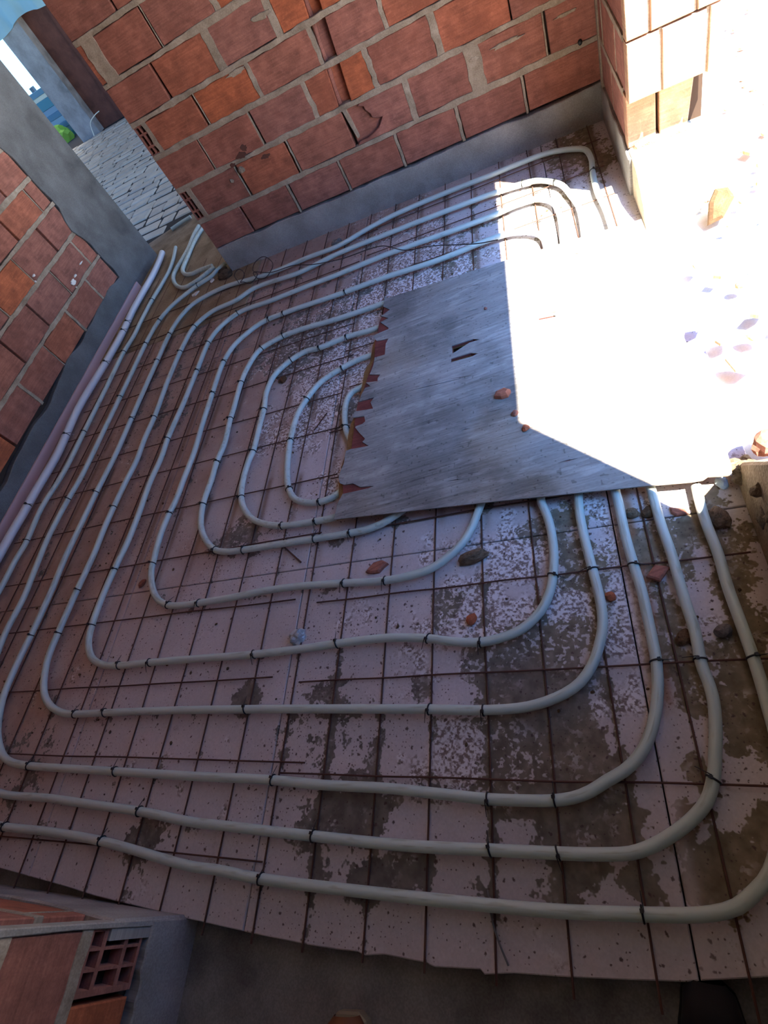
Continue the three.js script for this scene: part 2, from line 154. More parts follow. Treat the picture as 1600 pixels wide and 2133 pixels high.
function tube(pts, r, seg, sides = 10, closed = false, capped = true) {
  const c = new THREE.CatmullRomCurve3(pts, closed, 'centripetal');
  const g = new THREE.TubeGeometry(c, seg, r, sides, closed);
  if (closed || !capped) return g;
  const caps = [g];
  for (const t of [0, 1]) { const k = new THREE.CircleGeometry(r, sides); const d = c.getTangentAt(t).multiplyScalar(t ? 1 : -1); k.applyQuaternion(new THREE.Quaternion().setFromUnitVectors(new THREE.Vector3(0, 0, 1), d)); const p = c.getPointAt(t); k.translate(p.x, p.y, p.z); caps.push(k); }
  return mergeGeometries(caps);
}
// irregular lump with flattened base, radius about 1
function lump(sx, sy, sz, rough = 0.28, detail = 2, k = 0) {
  const g = new THREE.IcosahedronGeometry(1, detail), p = g.attributes.position;
  for (let i = 0; i < p.count; i++) {
    const x = p.getX(i), y = p.getY(i), z = p.getZ(i);
    const q = 1 + rough * (fbm(x * 1.7 + z * 0.9 + k * 9.1 + 20, y * 1.7 - z * 1.1 + k * 3.3 + 20, 3) - 0.5) * 2;
    p.setXYZ(i, x * q * sx, Math.max(y * q, -0.55) * sy, z * q * sz);
  }
  g.computeVertexNormals();
  return g;
}
// flat-faced shard (broken brick): an irregular polygon slab with chamfer, lying on its back
function shard(r, t, sides, k) {
  const pts = [];
  for (let i = 0; i < sides; i++) { const a = (i + rr(-0.25, 0.25)) / sides * 6.283, q = r * rr(0.65, 1.1); pts.push([Math.cos(a) * q * 1.25, Math.sin(a) * q * 0.85]); }
  const g = prism(pts, 0, t, t * 0.3, [k, k * 2]); g.rotateX(-Math.PI / 2);
  return g;
}

// ---------------------------------------------------------------- materials
const brickMap = dataTexture(512, 512, (u, v, o) => {
  const s = fbm(u * 10, v * 120, 3), n = fbm(u * 14 + 3, v * 14, 4), f = noise(u * 230, v * 230), sp = smooth(0.8, 0.9, noise(u * 90 + 7, v * 90)), d = smooth(0.5, 0.8, fbm(u * 5 + 40, v * 7, 4));
  const k = 205 + (s - 0.5) * 46 + (n - 0.5) * 70 + (f - 0.5) * 22;
  o[0] = mix(k, 175, d * 0.5) + sp * 12; o[1] = mix(k, 172, d * 0.55) + sp * 14; o[2] = mix(k, 172, d * 0.6) + sp * 16;
}, 1 / 0.5);
const BRICK = [[190, 122, 102], [184, 119, 102], [200, 119, 90], [186, 124, 109], [178, 115, 99], [214, 120, 80], [188, 118, 98]].map((c) => std({ map: brickMap, color: srgb(...c), roughness: 0.92 }));
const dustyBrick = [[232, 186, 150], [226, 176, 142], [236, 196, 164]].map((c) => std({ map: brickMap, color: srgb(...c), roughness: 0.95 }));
const brickInside = std({ map: brickMap, color: srgb(190, 96, 74), roughness: 0.95 });
const grit = (base, amp, k, seedX = 0) => dataTexture(512, 512, (u, v, o) => {
  const n = fbm(u * k + seedX, v * k, 5) - 0.5, f = noise(u * 250 + seedX, v * 250) - 0.5, w = smooth(0.55, 0.75, fbm(u * k * 0.6 + 9, v * k * 0.6 + seedX, 4));
  for (let i = 0; i < 3; i++) o[i] = base[i] + n * amp + f * amp * 0.45 - w * amp * 0.35;
}, 1 / 0.6);
const mortarMap = grit([176, 166, 152], 60, 16);
const mortar = std({ map: mortarMap, color: srgb(228, 220, 212), roughness: 1, bumpMap: mortarMap, bumpScale: 0.004 });
const plasterMap = grit([150, 146, 142], 46, 7, 30);
const plaster = std({ map: plasterMap, roughness: 0.95, bumpMap: plasterMap, bumpScale: 0.004 });
const concreteMap = grit([128, 124, 120], 44, 9, 60);
const concrete = std({ map: concreteMap, roughness: 0.95, bumpMap: concreteMap, bumpScale: 0.003 });
const recess = std({ color: srgb(64, 50, 42), roughness: 1 });
const sandMap = grit([150, 130, 106], 56, 8, 90);
const sand = std({ map: sandMap, roughness: 1, bumpMap: sandMap, bumpScale: 0.01 });
const dust = std({ map: grit([216, 208, 192], 26, 8, 120), roughness: 1 });
const paleMudMap = grit([206, 194, 168], 50, 10, 170);
const paleMud = std({ map: paleMudMap, roughness: 1, bumpMap: paleMudMap, bumpScale: 0.01 });
const mudMap = grit([146, 128, 106], 70, 12, 150);
const mud = std({ map: mudMap, roughness: 1, bumpMap: mudMap, bumpScale: 0.012 });
const steel = std({ color: srgb(96, 66, 56), roughness: 0.75, metalness: 0.35 });
const tieBlack = std({ color: srgb(22, 23, 26), roughness: 0.5 });
const pipeMap = dataTexture(1024, 64, (u, v, o) => { const n = fbm(u * 60, v * 6, 4) - 0.5, s = smooth(0.62, 0.8, fbm(u * 140 + 3, v * 7, 3)) * 0.5; o[0] = 194 + n * 22 - s * 40; o[1] = 210 + n * 20 - s * 46; o[2] = 204 + n * 20 - s * 56; });
const pipeMat = new THREE.MeshPhysicalMaterial({ map: pipeMap, roughness: 0.42, clearcoat: 0.15, clearcoatRoughness: 0.5 });
const conduitMat = new THREE.MeshPhysicalMaterial({ color: srgb(214, 216, 222), roughness: 0.4, clearcoat: 0.2, clearcoatRoughness: 0.4 });

// ---------------------------------------------------------------- floor: foam boards with their dirt
const CELL = 0.012, GX0 = -2.7, GZ0 = -3.7, GW = 300, GH = 340;
function field(list) {
  const f = new Float32Array(GW * GH);
  for (const [bx, bz, r, s] of list) {
    const i0 = Math.max(0, Math.floor((bx - 3 * r - GX0) / CELL)), i1 = Math.min(GW - 1, Math.ceil((bx + 3 * r - GX0) / CELL)), j0 = Math.max(0, Math.floor((bz - 3 * r - GZ0) / CELL)), j1 = Math.min(GH - 1, Math.ceil((bz + 3 * r - GZ0) / CELL));
    for (let j = j0; j <= j1; j++) for (let i = i0; i <= i1; i++) { const dx = (GX0 + i * CELL - bx) / r, dz = (GZ0 + j * CELL - bz) / r; f[j * GW + i] += s * Math.exp(-(dx * dx + dz * dz) * 0.9); }
  }
  return (x, z) => { const a = clamp((x - GX0) / CELL, 0, GW - 1.001), b = clamp((z - GZ0) / CELL, 0, GH - 1.001), i = a | 0, j = b | 0, u = a - i, v = b - j, k = j * GW + i; return (f[k] * (1 - u) + f[k + 1] * u) * (1 - v) + (f[k + GW] * (1 - u) + f[k + GW + 1] * u) * v; };
}
// dirt gathered along the pipes and under the wires
const pipeDirt = [];
for (const k in RUNS) if (k !== 'Q1') for (let i = 0; i + 1 < RUNS[k].length; i++) { const a = RUNS[k][i], b = RUNS[k][i + 1], n = Math.max(1, Math.round(Math.hypot(a[0] - b[0], a[1] - b[1]) / 0.04)); for (let j = 0; j < n; j++) pipeDirt.push([mix(a[0], b[0], j / n) + rr(-0.012, 0.012), mix(a[1], b[1], j / n) + rr(-0.012, 0.012), rr(0.018, 0.028), rr(0.0, 0.5)]); }
const dirtAt = field(DIRT.concat(pipeDirt)), flakeAt = field(FLAKE);
const WIRE_Z = [];
const WIRE_X0 = -0.037, WIRE_DX = 0.1297;
function foamColor(x, z, o) {
  const n1 = fbm(x * 6 + 50, z * 6 + 50, 4), n2 = fbm(x * 26 + 9, z * 26 + 80, 4), n3 = noise(x * 260 + 11, z * 260 + 5), n4 = noise(x * 620, z * 620);
  // pink foam with a faint dusty tone towards the back left
  const dusty = smooth(-0.35, 0.5, -(x + 0.9) * 0.8 + (-z - 1.6) * 0.5 + (n1 - 0.5) * 1.1) * 0.6;
  let r = 201 + (n1 - 0.5) * 30 + (n3 - 0.5) * 10 + (n4 - 0.5) * 8, g = 192 + (n1 - 0.5) * 30 + (n3 - 0.5) * 10 + (n4 - 0.5) * 8, b = 195 + (n1 - 0.5) * 34 + (n3 - 0.5) * 10 + (n4 - 0.5) * 8;
  r = mix(r, 152 + (n2 - 0.5) * 44, dusty); g = mix(g, 118 + (n2 - 0.5) * 44, dusty); b = mix(b, 102 + (n2 - 0.5) * 40, dusty);
  // white flaked skin with dark gaps
  const fl = flakeAt(x, z) * 0.9 + (n2 - 0.5) * 1.2 + (n1 - 0.5) * 0.5 + 0.12 * smooth(-1.6, -0.4, x);
  if (fl > 0.25) {
    const w = fbm(x * 190 + 3 + n2 * 3, z * 190 + 31, 3), q = smooth(0.25, 0.6, fl), ridge = 1 - Math.abs(w - 0.5) * 9;
    if (w > 0.47) { const a = q * smooth(0.47, 0.56, w); r = mix(r, 226, a); g = mix(g, 222, a); b = mix(b, 226, a); }
    else { const a = q * smooth(0.45, 0.36, w) * 0.75; r = mix(r, 110, a); g = mix(g, 92, a); b = mix(b, 84, a); }
    if (ridge > 0.4) { const a = q * (ridge - 0.4) * 0.5; r = mix(r, 120, a); g = mix(g, 104, a); b = mix(b, 98, a); }
  }
  // cement and mud
  const kx = (x - WIRE_X0) / WIRE_DX, wd = (kx - Math.floor(kx)) * WIRE_DX, wl = Math.min(wd, WIRE_DX - wd);
  const wn = fbm(x * 3 + 7, z * 9 + 70, 3);
  const line = Math.exp(-(wl * wl) / 0.00016) * smooth(0.35, 0.62, wn) * (0.3 + 0.9 * smooth(-1.9, -0.2, x));
  const right = smooth(-1.5, 0.1, x) * 0.06;
  let D = dirtAt(x, z) + (n2 - 0.5) * 1.15 + (n1 - 0.5) * 0.5 + line * 0.55 + right - 0.12 + (n3 - 0.5) * 0.3 + (fbm(x * 90 + 4, z * 90 + 60, 2) - 0.5) * 0.6;
  const m = smooth(0.46, 0.58, D);
  if (m > 0) { const t = fbm(x * 60, z * 60 + 8, 3), warm = smooth(-0.6, 0.25, x + (n1 - 0.5) * 0.8); const k = 112 + (t - 0.5) * 54; r = mix(r, k + 4 + warm * 10, m); g = mix(g, k - 3 + warm * 4, m); b = mix(b, k - 9 - warm * 10, m); }
  // brown silt caught along the long wires
  const silt = Math.exp(-Math.pow((wd - 0.013) / 0.011, 2)) * smooth(0.3, 0.55, fbm(x * 4 + 77, z * 7 + 33, 3)) * smooth(-0.5, -1.1, z) * 0.75;
  r = mix(r, 126, silt); g = mix(g, 102, silt); b = mix(b, 88, silt);
  // white flakes lying over the mud
  if (m > 0.2 && fl > 0.05) { const w2 = fbm(x * 120 + n2 * 4 + 60, z * 120 + 7, 4), a = smooth(0.55, 0.66, w2) * smooth(0.05, 0.7, fl) * 0.9; r = mix(r, 206, a); g = mix(g, 200, a); b = mix(b, 202, a); }
  // small dark specks and flecks, in clusters
  const cl = smooth(0.42, 0.62, fbm(x * 4 + 31, z * 4 + 12, 3));
  for (let q = 0; q < 2; q++) {
    const k = q ? 120 : 52, cx = Math.floor(x * k), cz = Math.floor(z * k), h = NG[((cz * 3 + q * 91 & 255) << 8) + (cx * 5 & 255)], h2 = NG[((cx & 255) << 8) + ((cz + 77 + q * 13) & 255)];
    if (h > 0.9 - 0.26 * cl - 0.06 * smooth(-1.6, 0, x)) { const px = x * k - cx - 0.3 - h2 * 0.4, pz = z * k - cz - 0.3 - ((h * 7) % 1) * 0.4, a = h2 * 6.28, ux = px * Math.cos(a) + pz * Math.sin(a), uz = -px * Math.sin(a) + pz * Math.cos(a), sz = (0.07 + 0.17 * ((h * 91) % 1)) * (1 + (n4 - 0.5) * 0.8), d = (ux * ux) / (sz * sz) + (uz * uz) / (sz * sz * (0.2 + 0.6 * ((h * 37) % 1))); if (d < 1) { const w = (1 - d * d * d) * 0.85; r = mix(r, 82, w); g = mix(g, 66, w); b = mix(b, 62, w); } }
  }
  // rust line beside the long joint
  const rust = Math.exp(-Math.pow((x - 0.062 - (n1 - 0.5) * 0.02) / 0.014, 2)) * smooth(-0.95, -0.8, z) * smooth(-0.2, -0.35, z) * smooth(0.3, 0.6, fbm(x * 20, z * 14, 3));
  r = mix(r, 150, rust * 0.75); g = mix(g, 96, rust * 0.75); b = mix(b, 62, rust * 0.75);
  // light bare strip along the long joint
  const bare = Math.exp(-Math.pow((x - 0.035) / 0.016, 2)) * smooth(-0.95, -0.8, z) * 0.6; r = mix(r, 214, bare); g = mix(g, 202, bare); b = mix(b, 206, bare);
  o[0] = r; o[1] = g; o[2] = b;
}
const floor = struct('floor');
{
  const xs = [-2.6, -1.56, -0.84, 0.025, 0.34], zs = [0.2, -0.722, -1.97, -3.2];
  const edge = EDGE;
  for (let c = 0; c < 4; c++) for (let r = 0; r < 3; r++) {
    const g2 = 0.0015, x0 = xs[c] + g2, x1 = xs[c + 1] - g2, zb = zs[r + 1] + g2;
    let pts;
    if (r === 0) {
      const at = (x) => { for (let i = 0; i + 1 < edge.length; i++) if (x >= edge[i][0] && x <= edge[i + 1][0]) return mix(edge[i][1], edge[i + 1][1], (x - edge[i][0]) / (edge[i + 1][0] - edge[i][0])); return x < edge[0][0] ? edge[0][1] : edge[edge.length - 1][1]; };
      pts = [[x0, zb], [x0, at(x0)], ...edge.filter((e) => e[0] > x0 + 0.01 && e[0] < x1 - 0.01), [x1, at(x1)], [x1, zb]];
    } else pts = [[x0, zb], [x0, zs[r] - g2], [x1, zs[r] - g2], [x1, zb]];
    // prism works in (x, -z) with z up; rotate to lie down
    const dz = rr(-0.0012, 0);
    const g = prism(pts.map((p) => [p[0], -p[1]]), -0.045, dz, 0.002);
    const zA = Math.min(...pts.map((p) => p[1])), zB = Math.max(...pts.map((p) => p[1])), W = x1 - x0, H = zB - zA, res = [980, 820, 520][r];
    const uv = g.attributes.uv, p = g.attributes.position;
    for (let i = 0; i < uv.count; i++) uv.setXY(i, (p.getX(i) - x0) / W, (-p.getY(i) - zA) / H);
    g.rotateX(-Math.PI / 2);
    const t = dataTexture(Math.round(W * res), Math.round(H * res), (u, v, o) => foamColor(x0 + u * W, zA + v * H, o));
    t.wrapS = t.wrapT = THREE.ClampToEdgeWrapping;
    part(floor, 'foam_board', g, std({ map: t, roughness: 0.85 }));
  }
  part(floor, 'floor_slab', box(3.4, 0.15, 3.9, -1.0, -0.121, -1.55), concrete);
}

// ---------------------------------------------------------------- brick walls
const H = (y) => (1 - y) * 1.2, BEDS = [0.885, 0.753, 0.613, 0.479, 0.356, 0.224, 0.09, -0.045, -0.18, -0.315, -0.45, -0.585, -0.72, -0.855, -0.99].map(H);
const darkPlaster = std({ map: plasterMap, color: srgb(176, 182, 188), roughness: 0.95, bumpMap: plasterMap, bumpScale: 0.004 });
const jag = (n, amp) => Array.from({ length: n }, () => rr(-amp, amp));
// a strip of mortar with ragged edges from (x0, y) to (x1, y)
function bedStrip(x0, x1, y, half, amp) {
  const n = Math.max(3, Math.round((x1 - x0) / 0.035)), up = [], dn = [];
  for (let i = 0; i <= n; i++) { const x = mix(x0, x1, i / n), b = (fbm(x * 5 + y * 31 + 60, y * 17 + 9, 3) - 0.5) * amp * 3; up.push([x, y + half + Math.max(-half * 0.6, rr(-amp, amp) * 0.6 + b)]); dn.push([x, y - half - Math.max(-half * 0.6, rr(-amp, amp) * 0.6 + b * 0.6)]); }
  return [...dn, ...up.reverse()];
}
function jointStrip(x, y0, y1, half, amp) {
  const n = 6, l = [], r = [];
  for (let i = 0; i <= n; i++) { const y = mix(y0, y1, i / n), b = rr(-amp, amp); l.push([x - half + b + rr(-amp, amp) * 0.5, y]); r.push([x + half + b + rr(-amp, amp) * 0.5, y]); }
  return [...l, ...r.reverse()];
}
const quadPts = (x0, x1, y0, y1) => [[x0 + rr(-0.0015, 0.0015), y0 + rr(-0.002, 0.002)], [x1 + rr(-0.0015, 0.0015), y0 + rr(-0.002, 0.002)], [x1 + rr(-0.0015, 0.0015), y1 + rr(-0.002, 0.002)], [x0 + rr(-0.0015, 0.0015), y1 + rr(-0.002, 0.002)]];
let lastTone = 0;
function brick(g, pts, d = 0, tone, mat) { let t = tone ?? [0, 1, 3, 4, 6, 0, 1, 3, 4, 6, 2, 2, 5][Math.floor(rr(0, 12.99))]; if (tone === undefined && t === lastTone) t = (t + 1) % 5; lastTone = t; const f = rr(-0.0025, 0.0015); return part(g, 'brick', prism(pts, d - 0.05, d + f, 0.0025, [rr(0, 3), rr(0, 3)]), mat ?? BRICK[t]); }
// courses: [{x0, x1, joints: [[x, half gap, fill half width]]}] from the bottom up
function courses(g, from, to, rows, opt = {}) {
  for (let c = from; c < to; c++) {
    const row = rows(c); if (!row) continue;
    const y0 = BEDS[c] + 0.010, y1 = BEDS[c + 1] - 0.010;
    let x = row.x0;
    const J = row.joints.filter((j) => j[0] > row.x0 + 0.03 && j[0] < row.x1 - 0.03);
    for (const j of [...J, [row.x1, 0, 0]]) { (row.make ?? ((a, b) => brick(g, quadPts(a, b, y0, y1), 0, row.tone?.(a, b))))(x, j[0] - j[1], y0, y1); x = j[0] + j[1]; }
    for (const j of J) if (j[2] > 0) part(g, 'mortar_joint', prism(jointStrip(j[0] + (j[3] ?? 0), y0 - 0.006, y1 + 0.006, j[2], Math.min(0.004, j[2] * 0.35)), -0.03, rr(-0.001, 0.0025), 0.001, [rr(0, 2), 0]), mortar);
    part(g, 'mortar_bed', prism(bedStrip(row.b0 ?? row.x0, row.b1 ?? row.x1, BEDS[c + 1], 0.0105, 0.004), -0.03, 0.0022, 0.0015, [rr(0, 2), 0]), mortar);
  }
}
const S = 1.2;
const jointFor = (x) => { const q = rnd(); return q < 0.45 ? [x, 0.0072, 0] : q < 0.7 ? [x, 0.007, 0.0035, -0.003] : [x, 0.008, 0.009]; };

// back wall, facing the room (local x = world x, z = 0 is the brick face)
const wallBack = struct('wall_back');
wallBack.position.set(0, 0, -2.3 * S);
{
  const L = -1.42 * S, R = 0.25 * S;
  part(wallBack, 'wall_core', box(R - L - 0.01, 2.5, 0.2, (L + R) / 2 - 0.002, 1.2, -0.134), recess);
  const chaseL = (h) => (-0.604 - (H(0.718) - h) * 0.19 * 0.4) * S - 0.052, chaseR = (h) => chaseL(h) + 0.062;
  const odd = [-1.205, -0.963, -0.724, -0.479, -0.24, -0.001], even = [-1.368, -1.127, -0.884, -0.63, -0.384, -0.143, 0.094];
  const special = {
    0: { '-0.963': [0.008, 0.004, -0.003], '-0.724': [0.008, 0.005], '-0.479': [0.009, 0.006], '-0.24': [0.009, 0.007], '-0.001': [0.008, 0.005, -0.002], '-1.205': [0.006, 0] },
    1: { '-1.368': [0.012, 0.014], '-1.127': [0.0085, 0.0015, -0.005], '-0.884': [0.009, 0.003, 0.004], '-0.384': [0.012, 0.013], '-0.143': [0.026, 0.032], '0.094': [0.008, 0.003, -0.004] },
    2: { '-1.205': [0.007, 0.0025, 0.003], '-0.963': [0.0075, 0.0025, -0.005], '-0.724': [0.009, 0.011], '-0.479': [0.011, 0.012], '-0.24': [0.013, 0.016], '-0.001': [0.0022, 0] },
    3: { '-1.368': [0.011, 0.012], '-1.127': [0.009, 0.002, 0.005], '-0.884': [0.010, 0.010], '-0.384': [0.009, 0.009] },
    4: { '-1.205': [0.0065, 0], '-0.963': [0.016, 0.02], '-0.724': [0.014, 0.016] },
    5: { '-1.368': [0.03, 0.036], '-1.127': [0.006, 0.001, 0.003], '-0.884': [0.012, 0.014] },
    6: { '-1.205': [0.006, 0] },
  };
  courses(wallBack, 0, 14, (c) => {
    const list = c % 2 ? even : odd;
    const joints = list.map((x) => { const s = special[c]?.[String(x)]; return s ? [x * S, s[0], s[1], s[2] ?? 0] : jointFor(x * S); });
    const y0 = BEDS[c] + 0.010, y1 = BEDS[c + 1] - 0.010, hm = (y0 + y1) / 2;
    return { x0: L, x1: R, joints, make: (a, b) => {
      // stub of a hollow brick at the door end of every second course
      if (c % 2 && a < L + 0.01 && c !== 5) {
        const x0 = L, x1 = b + 0.004, w = x1 - x0, h = y1 - y0, holes = [];
        for (const [i, w0, w1] of [[0, 0.1, 0.44], [1, 0.56, 0.9]]) for (const [u0, u1] of [[0.05, 0.26], [0.33, 0.68], [0.75, 0.95]]) holes.push([[x0 + w * w0, y0 + h * u0], [x0 + w * w1, y0 + h * u0], [x0 + w * w1, y0 + h * u1], [x0 + w * w0, y0 + h * u1]]);
        part(wallBack, 'hollow_brick', slabShape([[x0, y0], [x1, y0], [x1, y1], [x0, y1]], holes, -0.06, -0.004), BRICK[1]);
        return;
      }
      const cut0 = chaseL(hm), cut1 = chaseR(hm);
      if (c > 1 && a < cut0 && b > cut1 || (c > 1 && b > cut0 && a < cut1)) {
        const tone = c === 2 ? 2 : c === 4 ? 5 : undefined;
        if (a < cut0 - 0.012) brick(wallBack, [[a, y0], [chaseL(y0), y0], [chaseL(y1), y1], [a, y1]], 0, tone);
        if (b > cut1 + 0.012) brick(wallBack, [[chaseR(y0), y0], [b, y0], [b, y1], [chaseR(y1), y1]], 0, c === 2 ? 5 : tone);
        return;
      }
      if (c === 1 && a < cut0 + 0.09 && b > cut1 + 0.02) {   // broken face right of the chase end
        brick(wallBack, [[a + 0.03, y1], [a + 0.075, y1], [a + 0.062, y1 - 0.008], [a + 0.088, y1 - 0.018], [a + 0.09, y1 - 0.034], [a + 0.105, y1 - 0.055], [a + 0.107, y1 - 0.072], [a + 0.128, y1 - 0.082], [a + 0.15, y1 - 0.084], [a + 0.118, y1 - 0.118], [a + 0.06, y0 + 0.012], [a + 0.012, y0 + 0.012], [a, y0], [b, y0], [b, y1]].reverse().filter((p, i, arr) => !(p[0] < a + 0.04 && p[1] === y1)), 0, 3);
        part(wallBack, 'broken_core', prism([[a, y0], [a + 0.16, y0], [a + 0.16, y1], [a, y1]], -0.04, -0.017, 0, [1, 1]), BRICK[4]);
        part(wallBack, 'mortar_joint', prism([[a - 0.008, y1 + 0.004], [a + 0.010, y1 + 0.004], [a + 0.022, y0 + 0.03], [a + 0.010, y0 + 0.028]], -0.02, 0.002, 0.001), mortar);
        return;
      }
      brick(wallBack, quadPts(a, b, y0, y1), 0, c === 2 && b < -0.47 * S && b > -0.5 * S ? 5 : undefined);
    } };
  });
  // rough chase for a cable, cut into the bricks: bare clay back and its dusty left lip
  for (let c = 2; c < 9; c++) {
    const y0 = BEDS[c] - 0.004, y1 = BEDS[c + 1] - 0.004, q = (h, k) => mix(chaseL(h), chaseR(h), k);
    part(wallBack, 'chase_back', prism([[q(y0, 0), y0], [q(y0, 1), y0], [q(y1, 1), y1], [q(y1, 0), y1]], -0.06, -0.032, 0, [c, 1]), c === 2 ? BRICK[2] : c === 4 ? BRICK[5] : BRICK[3]);
    part(wallBack, 'chase_lip', prism([[q(y0, -0.08), y0], [q(y0, 0.28), y0 + 0.01], [q((y0 + y1) / 2, 0.2), (y0 + y1) / 2], [q(y1, 0.26), y1 - 0.01], [q(y1, -0.08), y1]], -0.05, -0.012, 0.008, [c, 2]), c % 2 ? BRICK[3] : BRICK[4]);
  }
  // mortar smears spread over brick faces
  for (const [x, y, w, h] of [[-0.93, 0.372, 0.10, 0.022], [-0.76, 0.28, 0.09, 0.026], [-0.03, 0.655, 0.13, 0.018], [0.16, 0.655, 0.09, 0.012], [-1.17, 0.665, 0.02, 0.02], [-0.14, 0.655, 0.05, 0.02]]) part(wallBack, 'mortar_smear', prism(jointStripBlob(x * S, H(y), w, h), -0.01, 0.0035, 0.002), mortar);
  const k = lump(0.018, 0.018, 0.014, 0.3, 1, 4); k.translate(-1.105 * S, H(0.645), 0.004); part(wallBack, 'mortar_blob', k, mortar);
  for (const [x, y, w, h] of [[-1.075, 0.600, 0.06, 0.03], [-1.05, 0.582, 0.035, 0.03], [-1.13, 0.617, 0.035, 0.02], [-0.985, 0.640, 0.05, 0.02]]) part(wallBack, 'soot_stain', prism(jointStripBlob(x * S, H(y), w, h), 0.001, 0.0033, 0.0005), std({ color: srgb(92, 58, 48), roughness: 1 }));
  const nail = new THREE.SphereGeometry(0.011, 10, 8); nail.scale(0.8, 1, 0.5); nail.translate(0.193 * S, H(0.745), 0.001); part(wallBack, 'bolt_head', nail, tieBlack);
  // plaster skirting with an uneven top
  const up = []; for (let i = 0; i <= 60; i++) { const x = mix(L, R, i / 60); up.push([x, H(0.883) + (fbm(x * 7 + 40, 3, 3) - 0.5) * 0.03 + rr(-0.001, 0.001)]); }
  part(wallBack, 'plaster_skirting', prism([[L, -0.04], [R, -0.04], ...up.reverse()], -0.03, 0.006, 0.003), plaster);
}
function jointStripBlob(x, y, w, h) { const p = []; for (let i = 0; i < 16; i++) { const a = i / 16 * 6.283, q = rr(0.7, 1.15); p.push([x + Math.cos(a) * w / 2 * q, y + Math.sin(a) * h / 2 * q]); } return p; }

// left wall: local x = distance into the room, turned to face +X
const wallLeft = struct('wall_left');
wallLeft.position.set(-2.13 * S, 0, 0); wallLeft.rotation.y = Math.PI / 2;
{
  const L = -0.4, E = 2.86 * S, R = 2.47 * S;
  part(wallLeft, 'wall_core', box(E - L - 0.02, 2.5, 0.22, (L + E) / 2 - 0.01, 1.2, -0.144), recess);
  courses(wallLeft, 0, 14, (c) => ({ x0: L, x1: R, b1: R + 0.02, joints: Array.from({ length: 14 }, (_, i) => (c % 2 ? 2.386 : 2.275) - (13 - i) * 0.2445).map((x) => { const j = jointFor(x * S); if (c === 0 && x > 2) return [x * S, 0.009, 0.009]; return j; })}));
  // plaster band at the door end and skirting below, one L-shaped coat
  const edge = []; for (let i = 0; i <= 40; i++) { const h = mix(0.14, 2.4, i / 40); edge.push([R - 0.012 + (fbm(h * 8 + 9, 70, 3) - 0.5) * 0.07 + (i % 4 < 2 ? 0.012 : -0.004), h]); }
  const low = []; for (let i = 0; i <= 70; i++) { const x = mix(L, R - 0.02, i / 70); low.push([x, H(mix(0.905, 0.876, smooth(1.1, 2.2, x / S))) + (fbm(x * 6 + 4, 33, 3) - 0.5) * 0.045]); }
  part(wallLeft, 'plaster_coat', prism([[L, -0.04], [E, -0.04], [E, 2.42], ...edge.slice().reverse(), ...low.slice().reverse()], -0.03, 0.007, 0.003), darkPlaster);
  for (const [x, y, w, h] of [[2.20, 0.725, 0.05, 0.03], [2.24, 0.715, 0.03, 0.012], [2.33, 0.705, 0.045, 0.008], [2.19, 0.745, 0.012, 0.008], [2.05, 0.585, 0.022, 0.012], [2.03, 0.602, 0.012, 0.012]]) part(wallLeft, 'plaster_splash', prism(jointStripBlob(x * S, H(y), w, h), -0.002, 0.006, 0.002), std({ color: srgb(235, 234, 230), roughness: 0.9 }));
}

